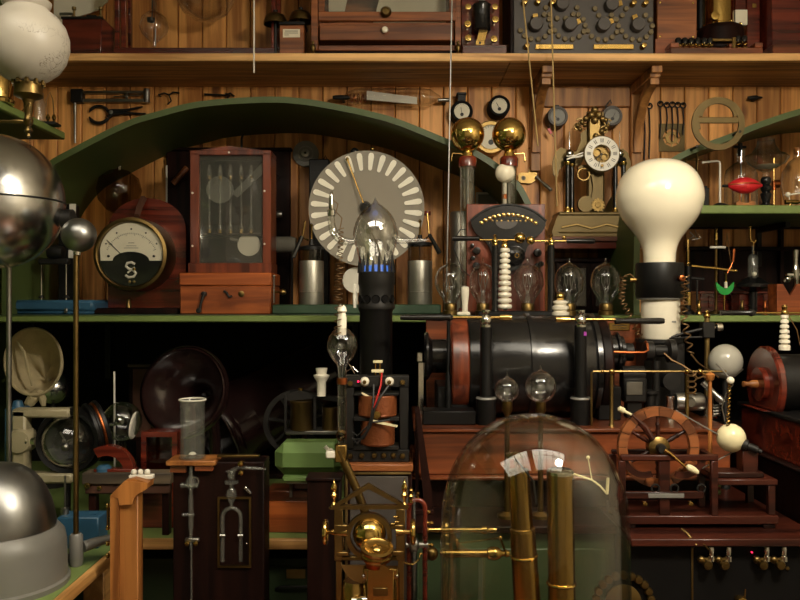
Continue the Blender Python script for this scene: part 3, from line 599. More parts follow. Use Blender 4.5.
# dark switchboard behind the tube case
t = T('switchboard', 'tall dark mahogany panel fixed behind the glass tube case', 'panel', 228, 3.53, py=290)
t.part('panel', 'dark_mahogany', t.box(165, 310, 289.5, 150, 4, 11.2, .8)); t.part('cap_rail', 'dark_mahogany', t.box(163.5, 150, 291, 147, 2, 11.2)); t.part('handle', 'walnut', t.tube([(174, 184, -3), (188, 168, -3)], 3, 8)); t.part('lever', 'ebonite', t.tube([(271, 172, 0), (279, 176, 0), (272, 186, 0)], 1.4)); t.part('grip', 'steel', t.LX(215, [(0, 262), (2.6, 262), (3, 276), (4, 280), (3, 283), (0, 283)], -6, 12), t.LY(266, 215, [(2.5, -6), (2.5, 4)], 10)); t.part('hook', 'iron', t.tube([(241, 148, 3), (241, 138, 3), (243, 131, 3)], 1.2)); t.part('conduit', 'frost_white', t.tube([(166, 165, 2), (166, 203, 2)], .9, 6))
# ---- cords that come down from the ceiling
def cordz(label, p0, p1, Y, mat, r, name='hanging_string'):
    x0 = p0[0]; t = T(name, label, 'cord', p1[0], Y, py=p1[1]); ytop = 300-(ZTOP-CZ)/t.k
    dx = (p1[0]-p0[0])/(p1[1]-p0[1]); t.one(mat, t.tube([(p1[0]+dx*(ytop-p1[1]), ytop), p0, ((p0[0]+p1[0])/2, (p0[1]+p1[1])/2), p1], r, 6))
cordz('straight grey rod hanging down before the first bulb', (452, 0), (446.5, 292), 2.93, 'steel', .8, 'hanging_rod')
cordz('tan cord slanting across the resistance box', (523, 0), (538, 146), 3.12, 'cord', .8)
cordz('tan cord hanging past the gauge with red tag', (551, 0), (557, 206), 3.12, 'cord', .8)
cordz('pale rod hanging before the open mahogany frame', (254, 0), (254, 73), 3.14, 'frost_white', .9, 'hanging_rod')
# ================= MIDDLE SHELF, LEFT HALF =================
t = T('blue_tray', 'blue enamelled tray case standing at the shelf end', 'case', 55, 3.12, ZM)
t.part('base', 'blue_paint', t.box(15, t.b, 94, 311, -6, 40, 1.5)); t.part('lid', 'blue_paint', t.box(13, 311, 96, 300, -8, 42, 2.5)); t.part('catch', 'steel', t.box(68, 313, 71, 308, -9.5, -8))
t = T('rod_stand', 'black stand with two thin steel rods on the blue tray', 'stand', 52, 3.14, z=ZM+16*3.12/800)
for x in (38, 63): t.part('rod', 'chrome', t.L(x, [(.9, 300), (.9, 262), (0, 262)], 8, 8)); t.part('foot', 'iron', t.L(x, [(0, t.b), (3, t.b), (3, 297), (1.5, 295), (0, 295)], 8, 10))
t.part('crosshead', 'iron', t.box(36, 264, 66, 258, 4, 12, 1), t.LX(252, [(0, 44), (6, 45), (8, 52), (6, 60), (0, 61)], 8, 12))
t = T('panel_instrument', 'black upright instrument with white tags behind the metal ball', 'instrument', 66, 3.3, ZM)
t.part('body', 'ebonite', t.box(58, t.b, 74, 204, 0, 14, 1)); t.part('tag', 'frost_white', t.box(70, 218, 76, 204, -1.5, 0, 0)); t.part('tag', 'frost_white', t.box(69, 258, 75, 250, -1.5, 0, 0))
# big round meter on arched board
t = T('board_meter', 'large brass rimmed meter on an arched mahogany board', 'meter', 140, 3.16, ZM)
pl = [(100, t.b-6), (100, 228)]+arc(140, 228, 40, 180, 0, 18, 33)+[(180, t.b-6)]
t.part('board', 'red_mahogany', t.prism(pl, 22, 28)); t.part('plinth', 'dark_mahogany', t.box(96, t.b, 180, t.b-6, -8, 34, .8)); x, y, r = 133, 254.5, 36
t.part('drum', 'old_brass', t.LY(x, y, [(r+1, 22), (r+1, -4), (r+.3, -9), (r-2.5, -10), (r-3.6, -9), (r-4, -5), (r-4, -3)], 48))
fc = t.part('dial', 'paper', t.prism(arc(x, y+7, 31, 8, 172, 30, 37.5)[0:0]+[(x-30.5, y+6.5), (x-30.8, y)]+arc(x, y, 31.6, 172, 8, 30)+[(x+30.8, y), (x+30.5, y+6.5)], -5, -4))
t.part('lower_plate', 'ebonite', t.prism([(x-30.4, y+6.5)]+arc(x, y, 31.6, 193, 347, 26)+[(x+30.4, y+6.5), (x+18, y+6.5)]+arc(x, y+6.5, 18, 0, 180, 16, 9), -6.6, -5.1))
tk = []
for a in range(22, 159, 4):
    q = math.radians(a); R0 = 25 if (a-22) % 20 else 23.6; tk.append(t.tube([(x+R0*math.cos(q), y+5-R0*math.sin(q), -5.2), (x+26.5*math.cos(q), y+5-26.5*math.sin(q), -5.2)], .22, 4))
t.part('scale', 'ink', *tk, t.box(x-5, y-8.5, x+5, y-8.1, -5.3, -5, 0), t.box(x-7, y-6.4, x+7, y-6, -5.3, -5, 0), t.box(x-3, y-11.5, x+3, y-11, -5.3, -5, 0), *[t.sph(x+29*math.cos(math.radians(a)), y+4-29*math.sin(math.radians(a)), .9, -5.2, 8) for a in (30, 60, 90, 120, 150)]); t.part('needle', 'ink', t.tube([(x-4, y+6, -6), (x-24, y-14, -6)], .45, 5))
for dx in (-18, 18): t.part('screw', 'iron', t.LY(x+dx*1.25, y+2, [(0, -6.2), (1.3, -6), (1.3, -5)], 8))
em = [(x+4.2, y+10), (x+1, y+8.2), (x-3.4, y+9), (x-4.6, y+12), (x-2, y+14.5), (x+2.6, y+16), (x+5.2, y+19), (x+3, y+22.5), (x-2, y+23), (x-5, y+21)]
t.part('emblem', 'frost_white', t.tube([(a, b, -7) for a, b in em], 1.3, 6), t.tube([(x-3, y+18.5, -7), (x+4, y+13, -7)], .9, 6), label='curled white S shaped emblem')
t.part('adjuster', 'bright_brass', t.LY(x+3.5, y+15, [(0, -9), (1.6, -8.6), (1.6, -6.6)], 8)); t.part('adjuster', 'dull_brass', t.LY(x-1, y+27.5, [(0, -8.6), (1.4, -8), (1.4, -6.4)], 8), t.LY(x+3.5, y+27.5, [(0, -8.6), (1.4, -8), (1.4, -6.4)], 8))
t.part('strap', 'leather', t.tube([(137, 196, 20), (137, 206, 8), (137, 216, 0)], [3.6, 3.4, 3], 6)); t.part('cover_glass', 'glass', t.LY(x, y, [(0, -8.6), (r-4, -8.2)], 32)); t.part('terminal', 'old_brass', t.L(128, [(0, t.b-6), (3, t.b-6), (2, t.b-14), (0, t.b-16)], 2, 10))
t = T('glass_globe', 'smoky glass globe flask standing behind the arched meter board', 'flask', 119, 3.42, ZM)
t.part('globe', 'smoked_glass', t.L(119, [(0, t.b), (10, t.b), (10, t.b-2), (4, 300), (4, 214), (12, 210), (20, 200), (22, 190), (19, 178), (10, 171), (2, 169), (1.6, 166), (0, 166)], 0, 28)); t.part('stopper', 'frost_white', t.L(119.5, [(0, 170), (1.3, 170), (1.3, 163), (0, 162)], 0, 8))
# orange box with tube case on top
t = T('battery_box', 'worn orange brown wooden box with crank and hasp', 'box', 227, 3.14, ZM)
t.part('body', 'orange_wood', t.box(182, t.b, 272, 286, -8, 50, 1)); t.part('lid', 'orange_wood', t.box(181.5, 285.6, 272.5, 273, -8.5, 50.5, 1)); t.part('crank', 'iron', t.LY(206.5, 294, [(0, -13), (2.6, -12), (2.6, -8)], 12), t.tube([(206.5, 294, -11), (204, 303, -12), (202.5, 310, -12)], [1.8, 1.3, 1.6], 8), t.LY(202.5, 310.5, [(0, -17), (2.6, -16), (2.2, -12), (0, -11)], 10)); t.part('hasp', 'iron', t.tube([(226, 291, -9), (229, 293, -10), (231, 297, -10), (234, 296, -9)], 1.2)); t.part('lock', 'old_brass', t.LY(243, 294, [(0, -9.5), (1.4, -9.6), (3, -9), (3, -8)], 12)); t.part('side_knob', 'old_brass', t.LX(292, [(1.2, 272), (1.2, 278), (2, 279), (3.4, 282), (2.4, 285), (0, 286)], 4, 12)); t.part('latch_wire', 'steel', t.tube([(274, 277, 0), (274, 303, 0)], .8, 6), t.sph(274, 276, 1.6, 0, 8))
bx = t.z+(t.b-273)*t.k
t = T('tube_case', 'glass fronted mahogany case with five thin vertical tubes', 'display case', 230, 3.16, bx)
t.part('frame', 'mahogany_upright', t.box(190, t.b, 199, 153, 0, 6), t.box(262.5, t.b, 271, 153, 0, 6), t.box(188.5, t.b, 272, 263, -2, 34, .6), t.box(190, 155, 271, 150, 0, 34, .6), t.prism([(196, 150), (228, 145.5), (264, 150)], 2, 30)); t.part('side_panel', 'mahogany_upright', t.box(190, 263, 192, 155, 6, 34), t.box(269, 263, 271, 155, 6, 34)); t.part('back_panel', 'dark_mahogany', t.box(192, 263, 269, 155, 31, 34)); t.part('inner_shelf', 'dark_mahogany', t.box(192, 235, 269, 232.5, 6, 31)); t.part('pane', 'pane_glass', t.box(199, 263, 262.5, 155, 3, 4, 0))
for x in (206, 217, 227.5, 238.5, 248.5):
    tb = t.part('spectrum_tube', 'dusty_glass', t.L(x, [(2.4, 231), (2.6, 226), (1.3, 222), (1.2, 182), (2.6, 177), (2.6, 170), (1.4, 163), (0, 162)], 14, 12)); t.part('cap', 'bright_brass', t.L(x, [(2.2, 232.5), (2.2, 228), (0, 228)], 14, 10), t.L(x, [(1.6, 177), (1.8, 174), (0, 173.5)], 14, 10), to=tb)
t.part('disc', 'frost_white', t.LY(247, 244, [(0, 9), (11.5, 9.4), (11.5, 11), (0, 11)], 24)); t.part('disc', 'leadgrey', t.LY(214, 186, [(0, 25), (14, 25.4), (14, 27), (0, 27)], 24)); t.part('paddle', 'leadgrey', t.prism([(226, 190), (258, 158), (262, 160), (262, 166), (232, 194)], 26, 27), t.tube([(237, 240, 10), (228, 238, 10)], 1.4))
for x, y in ((264.5, 191), (264.5, 244), (192.5, 193), (192.5, 246), (229, 152.5)): t.part('screw', 'frost_white', t.LY(x, y, [(0, -1.2), (1.1, -.8), (1.1, 0)], 8))
t = T('felt_roll', 'grey cylinder roller on iron props behind the orange box', 'roller', 285, 3.36, ZM)
t.part('roll', 'grey_felt', t.LX(244.5, [(0, 262), (8, 262), (8, 292), (6.5, 296), (0, 297)], 0, 18)); t.part('prop', 'iron', t.L(292, [(3, t.b), (1.2, t.b-3), (1.2, 250)], 0, 8), t.L(266, [(3, t.b), (1.2, t.b-3), (1.2, 250)], 0, 8))
# ---- Wimshurst machine
t = T('influence_machine', 'influence machine with a big grey disc of white sectors', 'influence machine', 360, 3.2, ZM)
t.part('base', 'dark_green', t.box(275, t.b, 440, 304.5, -18, 34, 1)); cx, cy, R = 366.5, 208.5, 58
t.part('disc', 'plate_glass', t.LY(cx, cy, [(0, 0), (R, 0), (R, 1.2), (0, 1.2)], 72)); t.part('rear_disc', 'plate_glass', t.LY(cx, cy, [(0, 6), (R, 6), (R, 7.2), (0, 7.2)], 72))
prof = [(-1.5, -38.6), (-1.9, -40), (-2.9, -52), (-2.4, -54.6), (-1.2, -55.8), (1.2, -55.8), (2.4, -54.6), (2.9, -52), (1.9, -40), (1.5, -38.6), (0, -38)]
sector_mesh = newmesh('sector', [([( a*t.k, d*t.k, -b*t.k) for d in (-.9, -.1) for a, b in prof], [tuple(range(11)), tuple(range(21, 10, -1))]+[(i, (i+1) % 11, 11+(i+1) % 11, 11+i) for i in range(11)])], 'foil_white')
for i in range(28):
    o = ob('sector', sector_mesh, t.root()); o.location = t.c(cx, cy); o.rotation_euler = (0, 2*PI*(i+.4)/28, 0)
t.part('boss', 'ebonite_gloss', t.LY(cx-1, cy-1, [(0, -9), (4, -8.6), (6, -5), (6, 0)], 18), t.LY(cx, cy, [(5, 7.2), (5, 30)], 14)); t.part('neutral_rod', 'brass', t.tube([(347, 158, -4), (357, 186, -6), (365, 207, -8)], .9, 6), t.sph(347.5, 160, 1.8, -4, 8)); t.part('upright', 'ebonite', t.box(361, 304.5, 371, 196, 20, 27, 1)); t.part('comb_ball', 'ebonite_gloss', t.sph(354, 150, 4.6, 12), t.tube([(354, 153, 12), (356, 175, 16), (361, 205, 22)], 1.2)); t.part('comb_ball', 'brass', t.sph(372, 147, 2.4, 12, 10), t.tube([(372, 148, 12), (376, 155, 14), (370, 200, 22)], 1)); t.part('drive_wheel', 'frost_white', t.LY(355, 280, [(0, 8), (13, 8), (13, 11), (0, 11)], 28), t.box(352, 304.5, 357, 280, 11, 14), label='small pale drive wheel below the disc')
for x, y0 in ((311.5, 249), (420, 245)):
    j = t.part('jar', 'foil', t.L(x, [(0, 304.5), (12, 304.5), (12.3, 303), (12.3, 262), (12, 261)], 0, 24), t.torus(x, 292, 12.3, .5, 0, 'z', 24, 6)); t.part('neck', 'smoked_glass', t.L(x, [(12, 261), (12, y0), (11, y0-1), (0, y0-1)], 0, 24), to=j); t.part('lid', 'ebonite', t.L(x, [(12.4, y0+1), (12.4, y0-2), (3, y0-4), (2, y0-10), (0, y0-10)], 0, 20), to=j); t.part('stem', 'brass', t.L(x, [(1, y0-10), (1, y0-22), (2, y0-24), (0, y0-26)], 0, 10), to=j)
t.part('handle', 'ebonite_gloss', t.tube([(303, 237, -8), (294.5, 258, -12)], [1.8, 2.4], 8)); t.part('handle', 'ebonite_gloss', t.tube([(429, 235, -8), (439, 254, -12)], [1.8, 2.4], 8)); t.part('discharge_rod', 'brass', t.tube([(308, 240, 0), (303, 238, -6), (306, 222, -6)], 1), t.tube([(424, 240, 0), (429, 236, -6), (427, 214, -6)], 1)); t.part('terminal_cap', 'red_mahogany', t.L(427, [(0, 216), (4, 215), (4, 211), (0, 210)], 4, 12))
t = T('black_box', 'tall black box leaning on the wall behind the sector disc', 'box', 318, 3.46, ZM)
t.one('ebonite', t.box(309, t.b, 329, 159, 0, 12, .8), t.box(312, 172, 325, 168, -.6, 0, 0), t.tube([(323, 159, 4), (325, 155, 4), (327, 159, 4)], .5, 5))
t = T('wire_spring', 'loose coiled wire hanging from the tube arm to the white cap', 'wire', 339, 2.44, py=308)
t.one('wire', t.helix((341, 228, 0), (340, 262, 0), 2.6, 8, .5), t.helix((340, 262, 0), (337.5, 304, 0), 4.4, 8, .45), t.tube([(333, 200, 0), (338, 204, 0), (336, 212, 0), (342, 218, 0), (340, 228, 0)], .5, 6), t.tube([(337.5, 304, 0), (341, 307, 0), (341, 309, 0)], .5, 6))
# ================= MIDDLE SHELF, CENTRE =================
for i, x in enumerate((467.5, 509)):
    t = T('ball_column', 'glass column with polished brass ball, '+('one beside the hanging rod' if i == 0 else 'one behind the white ball'), 'electrode', x, 2.972, ZM, group='brass ball columns')
    t.part('foot', 'red_mahogany', t.L(x, [(0, t.b), (9.5, t.b), (9.5, t.b-4), (8.5, t.b-7), (0, t.b-7)])); t.part('column', 'glass', t.L(x, [(7.5, t.b-7), (7.5, 165), (6.9, 165), (6.9, t.b-7)], 0, 20)); t.part('core', 'steel', t.L(x, [(1.6, t.b-7), (1.6, 165)], 0, 8)); t.part('collar', 'red_mahogany', t.L(x, [(0, 167), (9, 167), (9.4, 159), (8, 157), (0, 157)])); t.part('ball', 'bright_brass', t.L(x, [(0, 157), (6.5, 157), (5.2, 153), (4.5, 150.5)]+[(16.9*math.sin(a), 134.5-16.9*math.cos(a)) for a in [PI*(.91-.91*k/14) for k in range(14)]]+[(0, 117.6)], 0, 32)); s = -1 if i == 0 else 1
    t.part('wire_arm', 'brass', t.tube([(x+s*5, 154, 0), (x+s*15, 153, 0), (x+s*16, 160, 0)], .6, 6), t.sph(x+s*16, 161, 1.1, 0, 8))
t = T('white_ball_electrode', 'white porcelain ball on a white stem behind the meter board', 'electrode', 505, 2.972, ZM)
t.part('ball', 'opal', t.sph(505.3, 173, 10.2, 0, 28)); t.part('stem', 'porcelain', t.L(493, [(0, t.b), (4, t.b), (4, t.b-4), (2.3, t.b-6), (2.3, 212), (0, 211)], 0, 12), t.tube([(493, 213), (498, 208), (504.5, 206), (504.5, 200)], 1.6, 8), t.L(504.5, [(0, 207), (2.3, 206), (2.3, 181), (0, 181)], 0, 14)); t.part('band', 'copper', t.L(504.5, [(2.8, 199), (2.8, 195), (2.2, 194)], 0, 12))
t = T('selector_board', 'mahogany board with a black fan shaped stud selector', 'selector', 506, 2.91, ZM)
t.part('board', 'mahogany_upright', t.box(467, t.b-3, 546, 203.5, 4, 9, .6)); t.part('foot', 'mahogany', t.box(464, t.b, 549, t.b-4, -2, 12))
fan = arc(506.5, 265, 60, 148, 32, 24, 60); fan = [(x_, y_) for x_, y_ in arc(506.5, 262, 38, 158, 22, 20, 57)]
body = [(471.5, 226)]+arc(508, 256.5, 51.5, 137, 43, 22)+[(545, 226), (541, 233), (533, 239), (527, 247), (524, 256)]+arc(508, 256, 16, 0, -180, 12)+[(489, 247), (483, 239), (475, 233)]
t.part('fan', 'ebonite_gloss', t.prism(body, -3, 4)); t.part('rim', 'ebonite', t.tube([(x_, y_, -3.4) for x_, y_ in arc(508, 256.5, 51.5, 137, 43, 22)], 1.1, 6))
sd = None
for k in range(13):
    a = math.radians(124-k*5.7); xx, yy = 508+48*math.cos(a), 263-48*math.sin(a)
    if sd is None: sd = t.part('stud', 'bright_brass', t.LY(xx, yy, [(0, -4.4), (1, -4.2), (1.2, -3.6), (1.2, -3)], 10), t.torus(xx, yy, 1.7, .3, -3.2, 'y', 12, 5)); s0 = (xx, yy)
    else: t.again(sd, s0[0], s0[1], xx, yy)
st2 = t.part('stud', 'old_brass', t.LY(492, 221, [(0, -4.2), (1, -4), (1.2, -3)], 8))
for xx in (496.5, 501, 507.5, 512, 516, 520, 525): t.again(st2, 492, 221, xx, 221+(.4 if xx > 496 else 0))
t.part('index_plate', 'slate', t.prism(arc(506, 221.5, 11, 180, 360, 14, 8)[::-1], -4, -3)); kn = t.part('dial_knob', 'ebonite_gloss', t.LY(515, 256, [(0, -10), (4, -9.5), (9, -7), (10, -3)], 20)); t.part('knob_screw', 'brass', t.torus(515.5, 256, 2, .6, -9.8, 'y', 12, 6), to=kn)
for x_, y_, r_ in ((476.5, 251, 4), (472, 246, 2.4), (472.5, 258.5, 2.6), (476, 266, 4), (537, 253, 4.4), (540.5, 264, 3), (537, 266, 3.2)): t.part('terminal', 'ebonite_gloss', t.LY(x_, y_, [(0, -6), (r_*.8, -5.6), (r_, -3), (r_*.6, 0), (r_*.6, 4)], 14))
t.part('lead', 'ink', t.tube([(466, 229, 0), (460, 230, -3), (456, 236, -4), (454, 250, -4), (462, 270, -4), (470, 276, 0)], .6, 6))
t = T('silver_vessel', 'silvered glass cylinder vessel standing by the selector board', 'vessel', 461, 3.4, ZM)
t.one('foil', t.L(461, [(0, t.b), (11, t.b), (11, 214), (10, 212), (10, 217), (0, 217)], 0, 20))
t = T('picture_frame', 'small white framed pane standing behind the brass columns', 'frame', 489, 3.5, py=214)
t.part('frame', 'frost_white', t.ring([(477, 214), (477, 191), (500, 191), (500, 214)], [(479, 211.5), (479, 193), (498, 193), (498, 211.5)], 8, 12)); t.part('pane', 'leadgrey', t.box(479, 212, 498, 193, 10, 11, 0)); t.part('hanger', 'iron', t.box(484, 191, 494, 187, 9, 17), t.box(486, 205, 491, 198, 12, 18))
# discharge gap with insulators
t = T('spark_gap', 'brass ball spark gap on black pillars with ribbed insulator', 'spark gap', 522, 2.79, ZM)
t.part('base', 'ebonite', t.box(478, t.b, 566, 311, -5, 4, .8))
for x in (495, 551): t.part('pillar', 'ebonite_gloss', t.L(x, [(4, 311), (3.4, 308), (3.4, 246), (2.6, 245), (0, 245)], 0, 16)); t.part('pillar_ball', 'bright_brass', t.sph(x, 241.5, 3.6), t.L(x, [(2.6, 246), (3, 244), (2, 242)], 0, 12), t.L(x, [(1.4, 240), (1.4, 236), (2.2, 235), (0, 234)], 0, 10))
pr = [(0, 311)]; yy = 309.
for k in range(11): r_ = 7.4-k*.23; h = 5.9-k*.06; pr += [(r_*.55, yy), (r_*.9, yy-h*.12), (r_, yy-h*.42), (r_*.9, yy-h*.75), (r_*.55, yy-h*.88)]; yy -= h
pr += [(2.2, yy), (0, yy)]; t.part('insulator', 'porcelain', t.L(504.6, pr, -2, 22)); t.part('insulator_cap', 'bright_brass', t.L(504.6, [(3.4, yy+1), (3.4, yy-2), (2.4, yy-4), (3, yy-6), (0, yy-7)], -2, 14))
t.part('rod', 'brass', t.LX(240, [(1, 478), (1.2, 520)], 0, 10)); t.part('ball', 'bright_brass', t.sph(519.8, 238, 5.6, 0, 20)); t.part('ball', 'bright_brass', t.sph(530.5, 240.5, 4.4, 0, 18)); t.part('rod', 'brass', t.LX(241, [(1.2, 531), (1, 568)], 0, 10)); t.part('handle', 'ebonite_gloss', t.LX(238.5, [(0, 452), (2.6, 452.5), (2.8, 456), (2.2, 476), (2.6, 479), (1, 480), (0, 480)], 0, 14)); t.part('handle', 'ebonite_gloss', t.LX(241, [(0, 566), (2.4, 566.5), (2.2, 570), (2.8, 592), (2.4, 594.5), (0, 595)], 0, 14)); t.part('knurl', 'bright_brass', t.sph(564, 237.5, 2.2, 0, 10))
t.part('insulator', 'porcelain', t.L(559.5, [(0, 316), (8.6, 315), (9, 312.5), (6, 311), (8.4, 309), (8.4, 306.5), (5.5, 305), (7.4, 303), (7.2, 301), (4, 300), (0, 300)], -4, 20)); t.part('ball', 'bright_brass', t.sph(559.5, 296.5, 4.6, -4, 16))
t = T('porcelain_lever', 'white porcelain lever handle standing on the green shelf', 'lever', 464, 2.80, ZM)
t.part('grip', 'porcelain', t.L(465, [(0, t.b-3), (3, t.b-4), (3, 305), (4.2, 292), (4, 287), (0, 285.5)], 0, 14)); t.part('foot', 'porcelain', t.box(457, t.b, 470, t.b-4, -3, 5, 1.2))
for i, (x, y, r, lab) in enumerate(((450.5, 284, 15.5, 'under the hanging grey rod'), (483, 284, 13.5, 'left of the ribbed insulator base'), (527.5, 283, 16, 'between the two black pillars'), (569, 284, 14, 'beside the small gold ball'), (606, 285, 15, 'beside the black lamp collar'))):
    t = T('filament_bulb', 'clear pear shaped filament bulb with pip, '+lab, 'light bulb', x, 2.835, ZM, group='row of old filament bulbs')
    t.part('bulb', 'glass', t.L(x, sm([(6, 308), (6.2, 304), (8, 299), (12.5, 292), (r*.98, 286), (r, 281), (r*.93, 274), (r*.7, 268), (r*.35, 264.5), (1.6, 262.5), (1, 259), (0, 257)], 3), 0, 28), sharp=70); t.part('cap', 'old_brass', t.L(x, [(0, t.b), (7.6, t.b), (7.6, 311), (6.4, 310), (6.6, 305), (5.4, 303), (0, 303)], 0, 18)); t.part('mount', 'dusty_glass', t.L(x, [(3.4, 303), (2.6, 296), (1.4, 290), (0, 289)], 0, 10)); fl = []
    for s in (-1, 1): fl.append(t.tube([(x+s*1.2, 292, 0), (x+s*4, 282, 1), (x+s*4.4, 274, 0), (x+s*2, 271, -1), (x+s*1, 279, 0), (x+s*2.4, 287, 1)], .3, 5))
    t.part('filament', 'steel', *fl)
# ---- gilt clock on its little shelf
t = T('clock_shelf', 'small mahogany wall shelf under the gilt clock', 'shelf', 596, 3.3, py=249)
ZCL = t.z+12*t.k; e = (WY-3.3)/t.k
t.part('board', 'mahogany', t.box(549, 242, 646, 237, -8, e, .6)); t.part('apron', 'red_mahogany', t.box(552, 249, 642, 242, -5, e)); t.part('terminal', 'chrome', t.L(630, [(0, 237), (2, 237), (1, 235), (2.2, 233), (1.6, 231), (0, 230.4)], -6, 10)); t.each('bracket', 'dark_mahogany', t.prism([(560, 249), (563, 249), (563, 256), (560, 256)], e-14, e), t.prism([(630, 249), (633, 249), (633, 256), (630, 256)], e-14, e))
t = T('gilt_clock', 'ornate gilt clock with skeleton dial and black columns', 'clock', 596, 3.3, ZCL)
t.part('base', 'painted_brass', t.prism([(552, t.b), (551, 232), (555, 220), (558, 214), (634, 214), (638, 220), (642, 232), (641, t.b)], -6, 24), t.box(557, 216, 636, 212.5, -8, 26, 1)); t.part('base_relief', 'dull_brass', t.tube([(560, 228, -7), (575, 225, -7), (590, 229, -7), (605, 225, -7), (622, 229, -7), (634, 226, -7)], 1.1, 6), t.tube([(558, 233, -7), (636, 233, -7)], .6, 5))
for x, d in ((568, 2), (574, 10), (624, 2), (618, 10)): t.part('column', 'ebonite_gloss', t.L(x, [(2.8, 212), (2.6, 208), (2.4, 166), (2.6, 163)], d, 14)); t.each('column_mount', 'bright_brass', t.L(x, [(4, 213), (4, 210.5), (3, 209), (2.8, 207)], d, 14), t.L(x, [(2.8, 165), (3.4, 163.5), (3.4, 161.5), (0, 161)], d, 14))
for x in (570.5, 621): t.part('capital', 'iron', t.L(x, [(5, 162), (6.6, 159), (5.4, 157), (0, 157)], 5, 16)); t.part('finial', 'chrome', t.sph(x, 153, 4.4, 5, 14), t.L(x, [(.6, 150), (.4, 131), (0, 130)], 5, 6))
t.part('backplate', 'painted_brass', t.box(590, 213, 608, 108, 13, 17, 1)); t.each('side_scroll', 'painted_brass', t.prism([(556, 172), (555, 160), (558, 150), (563, 145), (569, 146), (573, 152), (580, 148), (584, 138), (584, 130), (590, 126), (590, 150), (584, 162), (576, 164), (568, 162), (562, 168), (560, 176)], 14, 16.5), t.prism([(634, 172), (635, 160), (632, 150), (627, 146), (621, 148), (617, 152), (612, 148), (608, 140), (608, 160), (614, 164), (622, 162), (629, 168), (631, 176)], 14, 16.5)); t.part('crest', 'dull_brass', t.box(590.5, 140, 602.5, 110, 6, 10, 1), *[t.sph(x_, y_, r_, 5, 12) for x_, y_, r_ in ((596, 109, 4), (592.5, 114, 4), (600, 114, 4), (587, 117.5, 3.2), (604, 118, 3.2), (583, 121, 2.8), (607, 119, 2.6), (596, 119, 4), (578.5, 124.5, 2.6), (581, 128, 2.4), (586, 124, 2.4), (607, 127.5, 2.6), (603, 130, 2.8), (609, 124.5, 2), (597, 135, 3), (602, 136, 3))])
t.each('scroll', 'dull_brass', *[t.tube([(x_+s*q*math.cos(a_), y_-q*math.sin(a_), 6) for q, a_ in [(4.6-k*.34, .5+k*.62) for k in range(12)]], .9, 6) for x_, y_, s in ((579, 126, 1), (606, 129, -1), (582, 121, -1), (609, 122, 1))])
cx, cy = 600, 155
t.part('dial', 'frost_white', t.ring(arc(cx, cy, 17, 0, 354, 59), arc(cx, cy, 9, 0, 354, 59), -8, -5)); t.part('bezel', 'painted_brass', t.torus(cx, cy, 17.2, .9, -6, 'y', 40, 8)); nm = []
for k in range(12):
    a = PI*k/6; w_ = .9
    for off in ((-.07, .07) if k % 3 else (-.1, 0, .1)): nm.append(t.tube([(cx+11*math.cos(a+off), cy-11*math.sin(a+off), -8.2), (cx+15*math.cos(a+off*.85), cy-15*math.sin(a+off*.85), -8.2)], .28, 4))
t.part('numerals', 'ink', *nm); t.part('movement', 'old_brass', t.LY(cx, cy, [(0, 0), (9, 0), (9, 8)], 24), *[t.torus(cx+x_, cy+y_, r_, .8, -2, 'y', 14, 6) for x_, y_, r_ in ((-3, -2, 4), (4, 2, 3.4), (0, 5, 3))], t.LY(cx, cy+12, [(0, -9.5), (1.5, -9.2), (1.5, -8)], 8)); t.part('hand', 'ink', t.tube([(cx, cy, -9), (cx-8, cy+6, -9)], [.7, .3], 6)); t.part('hand', 'ink', t.tube([(cx, cy, -9), (cx-4, cy+13, -9)], [.6, .3], 6)); t.part('ribbon', 'frost_white', t.tube([(566, 160, -3), (572, 158, -4), (580, 157, -4), (586, 154, -4)], 1, 6), t.tube([(566, 157, -3), (575, 156, -4), (586, 152, -4)], .7, 6))
t.part('pendulum_case', 'painted_brass', t.ring(arc(585, 186, 12, -60, 120, 20, 22), arc(585, 186, 9, -60, 120, 20, 18), 4, 8, False), t.box(590, 212, 606, 172, 8, 13, 1), t.LY(586, 204, [(0, 0), (8, 0), (8, 6), (0, 6)], 20)); t.part('gear', 'old_brass', t.LY(598, 205, [(0, -.4), (5.6, -.4), (5.6, .6), (0, .6)], 20), t.torus(598, 205, 2.4, .7, -.4, 'y', 12, 6), *[t.box(598+6*math.cos(a)-.8, 205-6*math.sin(a)-.8, 598+6*math.cos(a)+.8, 205-6*math.sin(a)+.8, -1, 1, 0) for a in [PI*k/6 for k in range(12)]]); t.part('gear', 'old_brass', t.torus(584, 174, 6, 1, 2, 'y', 16, 6))
t = T('small_cabinet', 'dark wooden cabinet with paned doors below the clock shelf', 'cabinet', 592, 3.36, ZM)
t.part('body', 'dark_mahogany', t.box(556, t.b, 626, 262, 3, 40, .8)); t.part('cornice', 'dark_mahogany', t.box(554, 262, 628, 258, 0, 42, .6))
for x0, x1 in ((557.5, 590.5), (591.5, 624.5)):
    d_ = t.part('door', 'dark_mahogany', t.ring([(x0, t.b-3), (x0, 264), (x1, 264), (x1, t.b-3)], [(x0+4, t.b-7), (x0+4, 268), (x1-4, 268), (x1-4, t.b-7)], 0, 3)); t.part('pane', 'pane_glass', t.box(x0+4, t.b-7, x1-4, 268, 1.4, 2, 0), to=d_)
